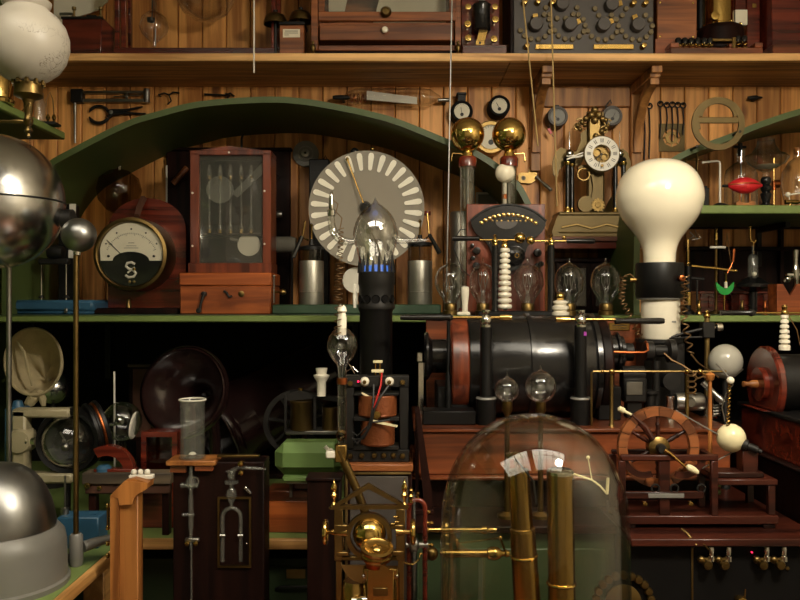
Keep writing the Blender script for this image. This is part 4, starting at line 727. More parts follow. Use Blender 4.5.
# ================= THE BIG INDUCTION COIL =================
t = T('induction_coil', 'huge black induction coil on a mahogany plinth', 'induction coil', 540, 2.5, ZC)
fd = t.wd(2.25); bd = t.wd(2.72); X0, X1 = t.wx(.048), t.wx(.93); yk = t.wy(ZK); y2 = t.wy(.949)
t.part('plinth', 'mahogany', t.box(X0, y2-3, X1, yk+4, fd, bd, 1)); t.part('plinth_top', 'mahogany', t.box(X0-3, yk+4, X1+3, yk, fd-3, bd+3, 1.2)); t.part('moulding', 'mahogany', t.box(X0-5, y2+1.5, X1+5, y2-3, fd-5, bd+4, 1.4)); t.part('sub_base', 'dark_mahogany', t.box(X0+8, t.b, X1-8, y2+1.5, fd+8, bd-5))
cy = 365; R = 50.5
def drum(prof): return t.LX(cy, prof, 0, 48)
t.part('winding_drum', 'ebonite_gloss', drum([(0, 466), (R-2, 466), (R-1, 468), (R-1, 588), (R-2, 590), (0, 590)])); t.part('band', 'ebonite_gloss', drum([(R-1, 523.5), (R+1.4, 524), (R+1.4, 528), (R-1, 528.5)])); t.part('band', 'ebonite_gloss', drum([(R-1, 586), (R+1.4, 586.5), (R+1.4, 591), (R-1, 591.5)])); t.part('cheek', 'mahogany_upright', drum([(0, 449), (R-3, 449), (R-1.5, 450.5), (R-1.5, 464.5), (R-3, 466), (0, 466)])); t.part('cheek', 'dark_mahogany', drum([(0, 591.5), (R-3, 591.5), (R-1, 593), (R-1, 600), (R-3, 602), (0, 602)]))
t.part('core_spool', 'ebonite_gloss', t.LX(356, [(0, 424), (22, 424), (24, 426), (24, 428), (19, 430), (17, 432), (17, 446), (20, 449), (0, 449)], 0, 32)); t.part('core_spool', 'ebonite_gloss', t.LX(352, [(0, 602), (17, 602), (17, 614), (20, 615), (20, 617), (16, 619), (16, 622), (0, 622)], 0, 32)); t.part('copper_lead', 'copper', t.tube([(602, 350, -24), (622, 351, -24), (637, 351, -23), (641, 349, -22), (641, 343, -20), (641, 341, -16)], 1.4, 8)); t.part('core_rod', 'iron', t.LX(352, [(6, 620), (6, 624), (9, 625), (9, 632), (4, 634), (0, 634)], 0, 18))
t.each('cradle', 'ebonite', t.box(436, yk, 466, cy+18, -34, 34, 1), t.box(590, yk, 612, cy+18, -34, 34, 1)); t.part('terminal_bar', 'chrome', t.box(416.5, 362, 423, 352, -4, 4, 1), t.box(418, yk, 424, 362, -2.5, 2.5, .6)); t.part('vertical_link', 'ebonite', t.L(446, [(3, yk), (3, 372), (1.6, 368), (1.6, 320)], -40, 10)); t.part('tray', 'ebonite', t.box(421, yk, 470, yk-13, -64, -36, 1))
f = t.at(2.32)
for x in (486, 580.5):
    t.part('pillar', 'ebonite', f.L(x, [(10, f.wy(ZK)), (10, 399), (8.4, 397), (6.2, 396), (6, 394), (6, 327), (0, 327)], 0, 24)); t.part('pillar_ring', 'cast_grey', f.L(x, [(9.6, 400), (10.4, 398.5), (9.6, 397), (6, 396.6)], 0, 24)); t.part('pillar_ball', 'chrome', f.L(x, [(5.6, 327), (5.6, 325)]+[(6*math.sin(a), 320.5-6*math.cos(a)) for a in [PI*(.85-.85*k/10) for k in range(10)]]+[(3.4, 314), (4.4, 312), (4.4, 310), (0, 309.5)], 0, 20))
t.part('tag', 'violet', f.box(582.5, 335.5, 585, 331.5, -6.6, -5.4, 0), label='small violet sticker')
t.part('electrode_rod', 'brass', f.LX(317.5, [(1.6, 452), (1.6, 505)], 0, 10)); t.part('electrode_tip', 'bright_brass', f.LX(317.5, [(0, 499), (3, 500), (3.4, 506), (3, 511.5), (0, 512)], 0, 14)); t.part('handle', 'ebonite_gloss', f.LX(317.5, [(0, 400), (2.4, 400.4), (2.6, 404), (3.6, 440), (3, 446), (3.8, 450), (2, 453), (0, 453)], 0, 16)); t.part('electrode_rod', 'brass', f.LX(319.5, [(1.6, 556), (1.6, 618)], 0, 10)); t.part('electrode_tip', 'bright_brass', f.LX(319.5, [(0, 555), (3, 556), (3.4, 562), (3, 570), (0, 571)], 0, 14)); t.part('handle', 'ebonite_gloss', f.LX(321, [(0, 614), (3.6, 615), (3, 618), (2.6, 622), (3.2, 660), (2.6, 664), (0, 664.5)], 0, 16))
h = t.at(2.69); 
pb = t.part('backboard', 'mahogany', h.box(426, h.wy(ZK), 646, 319, -4, 4, .8)); t.part('name_plate', 'brass', h.box(607.5, 330.5, 628.5, 322.5, -5.4, -4, 1), to=pb); t.part('plate_print', 'ink', h.box(611, 325.6, 625, 325, -5.7, -5.4, 0), h.box(611, 328, 625, 327.5, -5.7, -5.4, 0), to=pb)
r = t.at(2.29); yr = r.wy(ZK)
t.part('rail', 'old_brass', r.LX(371.5, [(1.2, 593), (1.2, 726)], 0, 8), r.tube([(593, 371.5, 0), (591.5, 373, 0), (591.5, yr, 0)], 1.1, 8))
for x in (611.5, 687): t.part('rail_post', 'old_brass', r.L(x, [(3.2, yr), (2, yr-3), (2, 375), (0, 374)], 0, 12)); t.part('rail_ball', 'brass', r.sph(x, 371.5, 3, 0, 14))
t.part('rail_ball', 'brass', r.sph(700, 371.5, 2.8, 0, 12), r.sph(602, 371.5, 2, 0, 10), r.tube([(700, 372, 0), (708, 376, 0), (709, 382, 0), (709, yr, 0)], 1.4, 8))
m = t.at(2.45); ym = m.wy(ZK)
t.part('motor', 'iron', m.box(622, 402, 645, 377, -8, 12, 2), m.LX(374, [(0, 621), (8, 622), (8, 644), (0, 645)], 2, 18), m.box(626, ym, 641, 402, -4, 8)); t.part('motor_plate', 'steel', m.box(624, 394, 640, 381, -9, -8, .4))
for x in (670, 709): t.part('interrupter_pillar', 'chrome', m.L(x, [(8, ym), (8, ym-2), (5, ym-3.5), (4.6, 398), (5.4, 396), (0, 395)], 0, 20))
t.part('interrupter_drum', 'steel', m.LX(402, [(0, 676), (8, 676), (9, 678), (9, 702), (8, 704), (0, 704)], 3, 24), m.LY(688, 402, [(0, -9), (4, -9), (6, -5), (6, 3)], 16)); t.part('interrupter_arm', 'steel', m.LD((702, 382, 0), (722, 402, -4), [(0, 0), (3, .02), (3, .7), (4, .75), (4, .98), (0, 1)], 14)); t.part('interrupter_spring', 'steel', m.helix((716, 404, 0), (716, ym-2, 0), 4, 4, .8)); t.part('magnet', 'iron', m.L(655, [(8, ym), (8, ym-3), (5, ym-4), (5, 396), (8, 395), (8, 392), (0, 392)], 14, 18), m.LX(352, [(0, 648), (10, 650), (10, 658), (6, 660), (6, 672), (12, 674), (12, 680), (0, 680)], 18, 20), m.L(662, [(4, ym), (4, 362)], 18, 12), m.LY(675, 382, [(0, 8), (9, 8.5), (9, 26)], 20))
# ---- giant white bulb on its pedestal
t = T('bulb_pedestal', 'black iron pedestal box behind the coil core', 'pedestal', 659, 2.61, ZK)
t.part('column', 'iron', t.box(640, t.b, 680, 342, -14, 14, 1)); t.part('plate', 'iron', t.L(659, [(0, 342), (23, 342), (23, 338.6), (0, 338.6)], 0, 28))
ZP = t.z+(t.b-338.6)*t.k
t = T('giant_bulb', 'giant white opal light bulb on a black collar', 'light bulb', 659, 2.61, ZP)
cx = 659.5
t.part('bulb', 'opal', t.L(cx, sm([(15.5, 266), (15.6, 258), (16.4, 250), (19, 242), (25, 233), (33, 223), (38.5, 214), (41.8, 204), (42.6, 196), (41, 186), (36.5, 176), (29, 167.5), (19, 162), (9, 159.6), (0, 159)]), 0, 64), sharp=60); t.part('collar', 'ebonite', t.L(cx, [(0, 298), (22, 298), (23.4, 296), (23.4, 265), (22.6, 263), (15, 263)], 0, 32)); t.part('socket', 'porcelain', t.L(cx+1, [(0, t.b), (18, t.b), (19, t.b-2), (19, 300), (18.6, 298)], 0, 32)); t.part('collar_ring', 'cast_grey', t.L(cx, [(22, 299.6), (22.4, 298), (19, 297.6)], 0, 28)); t.part('contact', 'brass', t.LX(280, [(2, 630), (2, 637)], 0, 8)); t.part('contact', 'copper', t.LY(673, 279, [(0, -28), (3, -27), (3, -18)], 12)); t.part('mark', 'leadgrey', t.box(661, 322, 670, 320.4, -18.2, -17.4, 0))
t.part('spring_lead', 'wire', t.helix((676, 276, -26), (675, 316, -24), 3.6, 6, .8), t.helix((675, 316, -24), (680, 352, -30), 3, 4, .8), t.tube([(680, 352, -30), (684, 360, -38), (690, 368, -60), (691, 371, -70)], .8, 6), label='twisted spring wire hanging from the collar'); t.part('spring_lead', 'wire', t.helix((624, 276, 0), (621, 300, 0), 3, 6, .6), t.tube([(637, 280, 0), (630, 274, 0), (624, 276, 0)], .6, 6), t.helix((621, 300, -2), (640, 340, -6), 3, 8, .6))
t = T('braided_lead', 'loose braided copper lead curling over the brass rail', 'wire', 690, 2.27, py=402)
t.one('wire', t.tube([(668, 354, 12), (675, 361, 8), (683, 365, 4), (690, 371, -4), (696, 378, -4), (702, 376, -4), (707, 380, -4)], 1, 6), t.helix((690, 372, -5), (693, 396, 4), 4, 4, .8))
# ---- clamp stand, white globe
t = T('clamp_stand', 'brass pillar stand with black clamp and chrome screw', 'stand', 707, 2.56, ZC)
t.part('pillar', 'dull_brass', t.L(707, [(8, t.b), (8, t.b-2), (2.6, t.b-4), (2.6, 318), (0, 318)], 0, 14)); t.part('finial', 'brass', t.sph(707, 316, 3.4, 0, 12), t.sph(707, 311.5, 1.8, 0, 10)); t.part('clamp', 'iron', t.box(701, 338, 713, 322, -6, 6, 1)); t.part('screw', 'chrome', t.LX(327.5, [(2, 713), (2, 715), (5, 716), (5, 721), (4, 722), (0, 722)], 0, 16)); t.part('arm', 'iron', t.tube([(701, 329, -2), (684, 333, -2), (668, 338, -2)], 1.6), t.tube([(701, 337, -2), (668, 338, -2)], 1.2))
t = T('white_globe', 'milky white glass globe on a short black stem', 'globe', 725, 2.5, ZC)
t.part('globe', 'milk_glass', t.sph(725.5, 361.5, 16.6, 0, 32, 1.06)); t.part('stem', 'iron', t.L(725.5, [(4.5, t.b), (4.5, t.b-3), (3, t.b-5), (3, 378), (0, 377)], 0, 14))
# ---- coil on the right bench
rb = mthing('side_cabinet', 'dark mahogany cabinet under the smaller induction coil', 'cabinet', (1.4, 2.5, 0))
mpart('body', 'dark_mahogany', rb, mbox(1.065, 1.9, 2.1, 2.95, 0, .99, .004)); mpart('top', 'dark_mahogany', rb, mbox(1.055, 1.92, 2.08, 2.97, .9905, 1.0, .003))
t = T('induction_coil', 'smaller induction coil with red mahogany cheek and white insulator', 'induction coil', 800, 2.38, 1.0)
t.part('box', 'red_mahogany', t.box(t.wx(1.075), t.b, t.wx(1.75), t.wy(1.118), t.wd(2.13), t.wd(2.52), 1)); t.part('lid', 'ebonite', t.box(t.wx(1.065), t.wy(1.118), t.wx(1.76), t.wy(1.13), t.wd(2.12), t.wd(2.53), .8)); cy = 384; R = 38
t.part('cheek', 'red_mahogany', t.LX(cy, [(0, 762), (R-2, 762), (R, 764), (R, 768.5), (R-2, 770), (0, 770)], 0, 48)); t.part('cheek_boss', 'red_mahogany', t.LX(cy, [(0, 757), (16, 757), (17, 758), (17, 762)], 0, 32)); t.part('drum', 'ebonite', t.LX(cy, [(R-8, 770), (R-8, 870), (0, 870)], 0, 40)); t.part('foot', 'red_mahogany', t.box(752, t.wy(1.13), 780, cy+24, -26, 26, 1)); t.part('core_knob', 'oak', t.LX(cy, [(0, 742), (3, 743), (2, 748), (4, 752), (4, 757)], 0, 14))
pr = [(5.4, 350)]; yy = 348.
for k in range(7): pr += [(5.4-k*.3, yy), (5.6-k*.3, yy-1.6), (5.2-k*.3, yy-3), (3.2-k*.15, yy-3.6), (3.2-k*.15, yy-4.6)]; yy -= 5.
t.part('insulator', 'porcelain', t.L(784.5, pr+[(0, yy)], 0, 20)); t.part('insulator_ball', 'brass', t.sph(784.5, 313, 4, 0, 16), t.L(784.5, [(2, 310), (3, 307), (2, 305), (0, 304.6)], 0, 12)); t.part('electrode_rod', 'brass', t.LX(313, [(1.2, 752), (1.2, 850)], 0, 10)); t.part('handle', 'ebonite_gloss', t.LX(312.8, [(0, 720), (3, 720.6), (2.6, 724), (2.4, 748), (3.8, 751), (3, 754), (1, 756), (0, 756)], 0, 16)); t.part('lead', 'wire', t.tube([(784, 308, 0), (790, 318, 0), (797, 330, 0), (800, 345, 0)], .5, 6))
# ---- control cabinet with the hand wheel machine
t = T('control_cabinet', 'black control cabinet with brass terminals and stud dial', 'cabinet', 700, 2.0, 0)
t.part('body', 'black_board', t.box(t.wx(.575), t.b, t.wx(1.0), 543, 0, t.wd(2.84), .8)); t.part('top', 'deep_mahogany', t.box(t.wx(.57), 543, t.wx(1.052), t.wy(ZC), t.wd(1.97), t.wd(2.85), .8)); t.part('brass_strip', 'old_brass', t.box(691, 700, 693, 543, -1.5, 0, .3), t.tube([(682, 529, 2), (687, 533, -2), (692, 541, -12), (692, 546, -2)], 1.3, 6), t.tube([(693, 537, -9), (700, 541, -12), (704, 546, -12)], .8, 6))
for x in (704, 721, 759, 776):
    y = 558
    g = t.part('terminal', 'old_brass', t.LY(x, y+4, [(0, -12), (4, -11.6), (5.2, -9), (4.6, -5), (2.4, -4), (2.4, 0)], 16), t.sph(x-4.5, y, 4, -5, 14), t.LX(y-1, [(1.6, x-5), (1.6, x+6)], -6, 8)); t.part('terminal_screw', 'chrome', t.L(x+5, [(3.4, y+1), (3.4, y-4), (2.4, y-5), (2.8, y-11), (2.4, y-13), (0, y-13.4)], -6, 14), to=g)
t.part('lamp_jewel', 'pilot_red', t.LY(751.5, 552, [(0, -2), (.8, -1.6), (.8, 0)], 8)); t.part('stud', 'old_brass', t.LY(787, 568, [(0, -2), (1.8, -1.6), (1.8, 0)], 10)); t.part('knob', 'brass', t.LY(737, 598, [(0, -14), (5, -13), (6, -9), (3, -6), (3, 0)], 18), t.tube([(741, 597, -8), (742, 586, -8)], .7, 6))
dl = t.part('selector_plate', 'old_brass', t.LY(623, 602, [(0, -4), (14, -3.6), (18, -2), (18, 0)], 32)); s1 = None
for k in range(22):
    a = math.radians(8+k*16.36); xx, yy = 623+27.5*math.cos(a), 602-27.5*math.sin(a)
    if s1 is None: s1 = t.part('contact_stud', 'old_brass', t.LY(xx, yy, [(0, -5), (3.4, -4.6), (4.2, -3), (4.2, 0)], 14)); s0 = (xx, yy)
    else: t.again(s1, s0[0], s0[1], xx, yy)
t = T('hand_wheel_machine', 'mahogany hand wheel machine with belt and ivory crank grip', 'machine', 690, 2.06, ZC)
t.part('base', 'deep_mahogany', t.box(622, t.b-4, 779, t.b-13, 0, 62, 1)); 
for x in (630, 770):
    for d in (6, 56): t.part('foot', 'dark_mahogany', t.box(x-6, t.b, x+6, t.b-4, d-5, d+5))
t.part('front_frame', 'deep_mahogany', t.box(621, 461, 719, 455, 0, 5, 1), t.box(622, 499, 704, 492, 0, 5, .8), t.box(711.5, t.b-13, 718.5, 461, 0, 6, .8), t.box(619, t.b-13, 626, 461, 0, 6, .8), t.box(660, t.b-13, 671, 461, 2, 6, .8)); t.part('back_frame', 'deep_mahogany', t.box(621, 461, 719, 456, 34, 39, 1), t.box(711.5, t.b-13, 718.5, 461, 34, 39), t.box(619, t.b-13, 626, 461, 34, 39), t.box(712, 461, 718, 456, 5, 34)); t.part('arch_brace', 'deep_mahogany', t.ring(arc(646, 455, 24, 180, 290, 16), arc(646, 455, 18, 180, 290, 16), 3, 6, False)); t.part('arch_brace', 'deep_mahogany', t.ring(arc(684, 455, 24, 250, 350, 16), arc(684, 455, 18, 250, 350, 16), 3, 6, False)); t.part('name_plate', 'leadgrey', t.box(648, 498, 684, 493.5, -1, 0, .4)); t.each('scroll', 'iron', *[t.torus(x, 489, 4, 1, 2, 'y', 16, 6) for x in (656, 675, 702)])
for x in (644, 689.5): t.part('knob', 'brass', t.LY(x, 503, [(0, -5), (2.2, -4.6), (2.6, -3), (1.4, -1), (1.4, 3)], 12))
t.part('side_platform', 'deep_mahogany', t.box(718.5, 486, 779, 480, 2, 60, .8)); t.each('platform_leg', 'deep_mahogany', t.box(770, t.b-13, 777, 486, 3, 9), t.box(770, t.b-13, 777, 486, 52, 58)); t.part('glass_cell', 'green_paint', t.LX(491, [(0, 722), (3, 723), (3, 732), (0, 733)], 30, 12), t.LX(499, [(0, 722), (3, 723), (3, 732), (0, 733)], 30, 12))
wx, wy_ = 663.5, 450
t.each('rim_segment', 'walnut', *[t.ring(arc(wx, wy_, 41, 22.5*k+.5, 22.5*k+22, 5), arc(wx, wy_, 32, 22.5*k+.5, 22.5*k+22, 5), 14, 22, False) for k in range(16)]); t.part('rim_core', 'dark_mahogany', t.ring(arc(wx, wy_, 40.3, 0, 354, 59), arc(wx, wy_, 32.7, 0, 354, 59), 14.6, 21.4))
for k in range(6):
    a = math.radians(30+60*k); t.part('spoke', 'deep_mahogany', t.LD((wx+8*math.cos(a), wy_-8*math.sin(a), 18), (wx+33*math.cos(a), wy_-33*math.sin(a), 18), [(1.6, 0), (2.6, .35), (1.8, .5), (2.6, .6), (1.5, .7), (1.8, 1)], 10))
t.part('hub', 'old_brass', t.LY(wx, wy_, [(0, 10), (6, 10), (11, 13), (11, 23), (0, 23)], 24)); t.part('axle', 'iron', t.LY(wx, wy_, [(0, 2), (4, 2), (5, 5), (5, 10)], 16), t.LY(wx, wy_, [(3, 23), (3, 38)], 12)); t.part('axle_bearing', 'deep_mahogany', t.box(wx-6, 456, wx+6, wy_+4, 34, 38)); t.part('crank', 'brass', t.tube([(wx+1, wy_, 0), (wx+6, wy_+3, -1), (wx+24, wy_+19, -3)], [2, 1.5, 1], 8)); t.part('crank_grip', 'ivory', t.LD((685, 465, -3), (697.5, 472.5, -5), [(0, 0), (2.4, .06), (3.6, .3), (3.4, .6), (2.2, .9), (0, 1)], 14))
t.part('side_grip', 'ivory', t.LD((622, 410, 16), (636, 417, 16), [(0, 0), (3, .1), (3, .45), (1.6, .5), (1.4, 1), (0, 1)], 12)); t.part('grip_arm', 'deep_mahogany', t.tube([(636, 417, 16), (650, 430, 16), (657, 442, 13)], [2.2, 3.4, 3], 8)); t.part('belt', 'leadgrey', t.tube([(682, 413, 18), (747, 450, 18)], .7, 6), t.tube([(690, 482, 18), (747, 452, 18)], .7, 6))
t.part('pulley_ball', 'ivory', t.sph(738.5, 441, 14.5, 18, 28)); t.part('pulley_axle', 'iron', t.LD((745, 445, 12), (764, 453, 6), [(0, 0), (6, .05), (6, .3), (4, .35), (4, .8), (2.4, .85), (2.4, 1), (0, 1)], 14)); t.part('pulley_bearing', 'deep_mahogany', t.box(747, 475, 763, 452, 10, 26, 1), t.box(712, 480, 768, 474, 8, 32, 1)); t.part('pulley_post', 'oak', t.L(724, [(3, 480), (2.4, 470), (1.8, 385), (4, 383), (5, 378), (2.4, 376), (0, 375)], 36, 14)); t.part('chain', 'brass', t.helix((736, 384, 16), (733.5, 430, 14), 1.4, 12, .7)); t.part('bead', 'porcelain', t.sph(737, 382, 4, 16, 14)); t.part('wire_loop', 'steel', t.tube([(740, 386, 16), (733, 396, 18), (730, 410, 20), (732, 424, 18)], .7, 6), t.tube([(741, 378, 16), (748, 370, 12)], .9, 6), t.tube([(724, 365, 20), (732, 374, 18), (736, 380, 16)], .9, 6))
for x, y, r, lab in ((507, 389.5, 12.4, 'small clear glass globe on brass stem before the coil'), (540.5, 386.5, 16.2, 'bigger clear glass globe on brass stem before the coil')):
    t = T('glass_globe', lab, 'glass globe', x, 2.17, ZC)
    t.part('globe', 'glass', t.L(x, [(5, y+r*.96), (5, y+r*.9)]+[(r*math.sin(a), y-r*math.cos(a)) for a in [PI*(.88-.8*k/14) for k in range(15)]]+[(1.2, y-r-1), (.6, y-r-4), (0, y-r-5)], 0, 28)); t.part('inner_bulb', 'dusty_glass', t.sph(x, y+1, r*.3, 0, 12), t.L(x, [(1.4, y+r), (1.4, y+r*.2)], 0, 8)); t.part('stem', 'old_brass', t.L(x, [(10, t.b), (10, t.b-3), (3, t.b-6), (2.4, y+r+14), (5.4, y+r+8), (5.4, y+r*.94), (0, y+r*.94)], 0, 16))
# ================= RIGHT SHELVES =================
t = T('brass_pillar', 'thin brass pillar frame standing beside the white bulb', 'stand', 693, 3.2, ZR)
t.one('old_brass', t.L(697, [(5, t.b), (5, t.b-2), (1.3, t.b-3), (1.3, 152), (0, 151)], 0, 10), t.tube([(682, 160), (702, 160)], .6, 6), t.tube([(686, 152), (686, t.b)], .7, 6), t.box(682, t.b, 702, t.b-1.5, -6, 6))
t = T('black_block', 'small black block instrument at the short shelf edge', 'instrument', 705, 3.1, ZR); t.one('ebonite', t.box(701, t.b, 708, 188, -4, 6, .8), t.box(702, 188, 707, 186, -2, 4))
t = T('bent_tube', 'bent white glass tube on a round dark foot', 'tube', 720, 3.08, ZR)
t.part('tube', 'frost_white', t.tube([(702, 162.5), (717, 161), (719.5, 162), (720, 165), (720, t.b-6)], 1.1, 8)); t.part('foot', 'iron', t.L(720, [(0, t.b), (10, t.b), (10, t.b-2), (4, t.b-5), (0, t.b-6)], 0, 20))
t = T('bell_flask', 'tall clear glass bell flask behind the red rubber bulb', 'flask', 741, 3.24, ZR)
t.part('glass', 'glass', t.L(741, [(16, t.b), (16, 176), (14.5, 170), (8, 164), (4, 162), (4, 150), (6, 149)], 0, 26)); t.part('stopcock', 'iron', t.box(738.5, 156, 742, 143, -2, 2), t.LX(147, [(1.4, 734), (1.4, 746)], 0, 8)); t.part('core', 'steel', t.L(741, [(3, t.b), (3, t.b-3), (.7, t.b-4), (.7, 164)], 0, 10))
t = T('rubber_bulb', 'red rubber squeeze bulb with a pale seam', 'bulb', 744, 3.06, py=194)
t.part('body', 'red_rubber', t.LX(185.5, [(0, 727), (2, 728.5), (5, 733), (8, 740), (8.4, 746), (6.6, 753), (3, 759), (1.4, 762), (0, 762)], 0, 24)); t.part('seam', 'copper', t.tube([(728, 185, -2.5), (734, 184.6, -6), (742, 184, -8.8), (750, 184, -8), (758, 184.6, -4)], .6, 6)); t.part('nozzle', 'ebonite', t.LX(186, [(0, 722), (1.5, 722.4), (1.5, 728)], 0, 10))
t.part('cradle', 'oak', t.prism([(736, 206), (735, 203), (738, 201), (742, 203), (748, 203), (751, 201), (755, 203), (753, 206)], -2, 3), t.tube([(740, 202), (740, 193)], .8, 6), t.tube([(750, 202), (750, 193)], .8, 6))
t = T('turned_stand', 'black turned stand topped by a shallow clear glass dish', 'stand', 766, 3.1, ZR)
t.part('stand', 'ebonite_gloss', t.L(766, [(0, t.b), (13, t.b), (13, t.b-2), (7, t.b-4), (3.4, t.b-6), (5, 197), (5.6, 194), (3.6, 192), (5, 190), (5.4, 187), (3.4, 185), (5, 182), (5, 179), (3.6, 177), (0, 177)], 0, 20)); t.part('dish', 'glass', t.L(766, [(3, 177), (3.4, 172), (10, 169), (18, 164), (22, 158), (19, 155), (14, 153), (9, 146), (8, 140), (9.5, 139)], 0, 30)); t.part('shavings', 'paper', t.L(766, [(0, 168), (8, 168), (13, 165.6), (6, 164.6), (0, 165.4)], 0, 14))
t = T('brass_gauge', 'thin brass column with an amber sleeve and white base', 'gauge', 774, 3.3, ZR); t.part('column', 'brass', t.L(774, [(1, 205), (1, 158), (0, 157)], 0, 8)); t.part('sleeve', 'copper', t.L(774, [(2.4, 190), (2.4, 181), (0, 181)], 0, 10), t.LX(184, [(4, 773), (4, 779), (0, 779)], 0, 12)); t.part('base', 'frost_white', t.L(775, [(0, t.b), (7, t.b), (7, t.b-4), (2, t.b-6), (0, t.b-6)], 0, 14))
t = T('brass_tap', 'small brass tap with a white bead lying on the shelf', 'tap', 792, 3.08, ZR); t.part('body', 'brass', t.LX(202, [(0, 784), (2.4, 785), (2.4, 797), (1.4, 800), (0, 802)], 0, 12), t.L(790, [(1.5, t.b), (1.5, 201)], 0, 8)); t.part('bead', 'porcelain', t.sph(788, 194.5, 2.6, 0, 12), t.tube([(788, 195), (800, 193)], .8, 6), t.tube([(790, 202), (789, 196)], .6, 6))
t = T('round_flask', 'round clear glass flask standing past the glass dish', 'flask', 798, 3.36, ZR); t.part('glass', 'glass', t.L(798, [(9, t.b), (14, 196), (16, 186), (15, 172), (9, 162), (4, 158), (4, 150)], 0, 24)); t.part('stopper', 'oak', t.L(798, [(0, 154), (3.4, 154), (4, 148), (0, 147)], 0, 12))
# below the short shelf
t = T('brass_pole_stand', 'tall brass pole with a white cross arm', 'stand', 716, 3.14, ZM)
t.part('pole', 'old_brass', t.L(716, [(8, t.b), (8, t.b-2), (1.6, t.b-4), (1.4, 231), (2, 229), (0, 228)], 0, 12)); t.part('cap', 'bright_brass', t.L(716, [(1.9, 240), (1.9, 233), (0, 233)], 0, 10)); t.part('arm', 'frost_white', t.LX(247.5, [(0, 708), (1.2, 709), (1.2, 724), (0, 725)], -3, 8)); t.part('beam', 'brass', t.tube([(690, 266, -4), (716, 268.5, -4), (734, 271, -4)], 1.3, 6), t.sph(734, 271, 2, -4, 10)); t.part('thread', 'wire', t.tube([(725, 250), (727, 233), (729, 250), (732, 268)], .4, 5))
t = T('green_crescent', 'bright green glass crescent hung on a small post', 'glass dish', 725, 3.08, ZM)
t.part('crescent', 'green_glass', t.prism(arc(724.5, 284, 9, 170, 370, 18, 11)+arc(724.5, 283, 8.4, 10, -190, 18, 4.5)[::1][0:0]+[(x, y) for x, y in reversed([(715.8+i*.98, 282+6*math.sin(PI*i/18)) for i in range(19)])], -1.5, 1.5)); t.part('post', 'brass', t.L(726, [(1.2, 292), (1.2, 274), (2, 273), (0, 272)], 0, 8), t.L(725, [(7, t.b), (7, t.b-2), (1, t.b-3), (1, 292)], 2, 12)); t.part('grip', 'porcelain', t.L(725, [(1.6, 288), (1.6, 282), (0, 282)], -2, 8)); t.part('weight', 'copper', t.tube([(734, 249), (733, 262)], [1.8, 1.2], 8), t.tube([(733, 262), (726, 276)], .4, 5))
t = T('black_foot_bottle', 'narrow glass bottle on a broad black stepped foot', 'bottle', 753, 3.16, ZM)
t.part('foot', 'ebonite_gloss', t.L(753, [(0, t.b), (4, t.b), (4, 292), (18, 287), (18, 284), (10, 279), (7, 277), (0, 277)], 0, 28)); t.part('glass', 'dusty_glass', t.L(753, [(5, 277), (5, 258), (3.4, 255), (1.2, 254), (1.2, 246), (0, 246)], 0, 16)); t.part('hook', 'brass', t.tube([(750, 227), (750, 236), (751, 241), (754, 243), (756, 240)], .9, 6), t.tube([(753.5, 254), (753, 243)], .6, 6), t.sph(750, 226.5, 1.6, 0, 8)); t.part('bead', 'porcelain', t.sph(753, 274, 2.4, -3, 10)); t.part('case', 'red_mahogany', t.box(741, t.b, 766, 294, 4, 24, .6))
t = T('chrome_retort', 'chrome retort head rising behind the notched wooden box', 'retort', 795, 3.14, ZM)
t.part('column', 'chrome', t.L(795.5, [(6, t.b), (6, t.b-3), (2.4, t.b-6), (2.6, 280), (4.6, 275), (3, 268), (2.2, 262), (2.6, 256), (3, 250), (0, 249)], 0, 16)); t.part('joint', 'chrome', t.LX(275, [(0, 785), (3, 786), (3, 792), (4, 796), (4, 806)], 0, 12), t.sph(786, 279, 3.6, -3, 12), t.tube([(786, 278, -3), (781, 282, -5)], 1.4))
t = T('notched_box', 'orange wooden box with a V notch in its front', 'box', 790, 3.02, ZM)
t.one('orange_wood', t.prism([(777, t.b), (777, 284), (783, 284), (790, 296), (797, 284), (806, 284), (806, t.b)], 0, 3), t.prism([(777, t.b), (777, 284), (780, 284), (780, t.b)], 3, 20), t.box(777, t.b, 806, t.b-3, 3, 20))
t = T('black_pillar_post', 'black post with brass collar beside the lamp collar', 'post', 688, 3.04, ZM)
t.part('post', 'ebonite', t.L(688, [(6, t.b), (6, t.b-3), (3, t.b-5), (3, 266), (0, 266)], 0, 16)); t.part('rod', 'brass', t.L(688, [(1.2, 266), (1.2, 240), (0, 238)], 0, 8)); t.part('brass_sleeve', 'bright_brass', t.L(688, [(3.3, 305), (3.3, 292)], 0, 14)); t.part('knob', 'brass', t.sph(688, 263, 2.2, 0, 10)); t.part('arm', 'iron', t.tube([(691, 278), (704, 279)], 1.5, 6), t.tube([(697, 280), (697, 305)], 1, 6)); t.part('tangle', 'steel', t.tube([(688, 240), (694, 236), (690, 232), (698, 240), (695, 230), (701, 238), (692, 240)], .5, 5))
t = T('dark_case', 'low red mahogany case behind the black footed bottle', 'case', 735, 3.3, ZM); t.one('red_mahogany', t.box(700, t.b, 778, 292, 0, 30, 1), t.box(698, 294, 780, 291, -2, 32, .6), t.box(708, 308, 712, 296, -1.5, 0), t.box(738, 308, 742, 296, -1.5, 0), t.box(768, 308, 772, 296, -1.5, 0))
t = T('window_frame_panel', 'dark glazed wooden frame leaning on the wall', 'frame', 750, 3.5, py=300)
t.part('frame', 'dark_mahogany', t.box(690, 250, 810, 246, 8, 14), t.box(690, 228, 810, 224, 8, 14), t.box(722, 318, 726, 224, 8, 14), t.box(784, 318, 788, 224, 8, 14)); t.part('panel', 'dark_mahogany', t.box(692, 318, 808, 250, 15, 17))
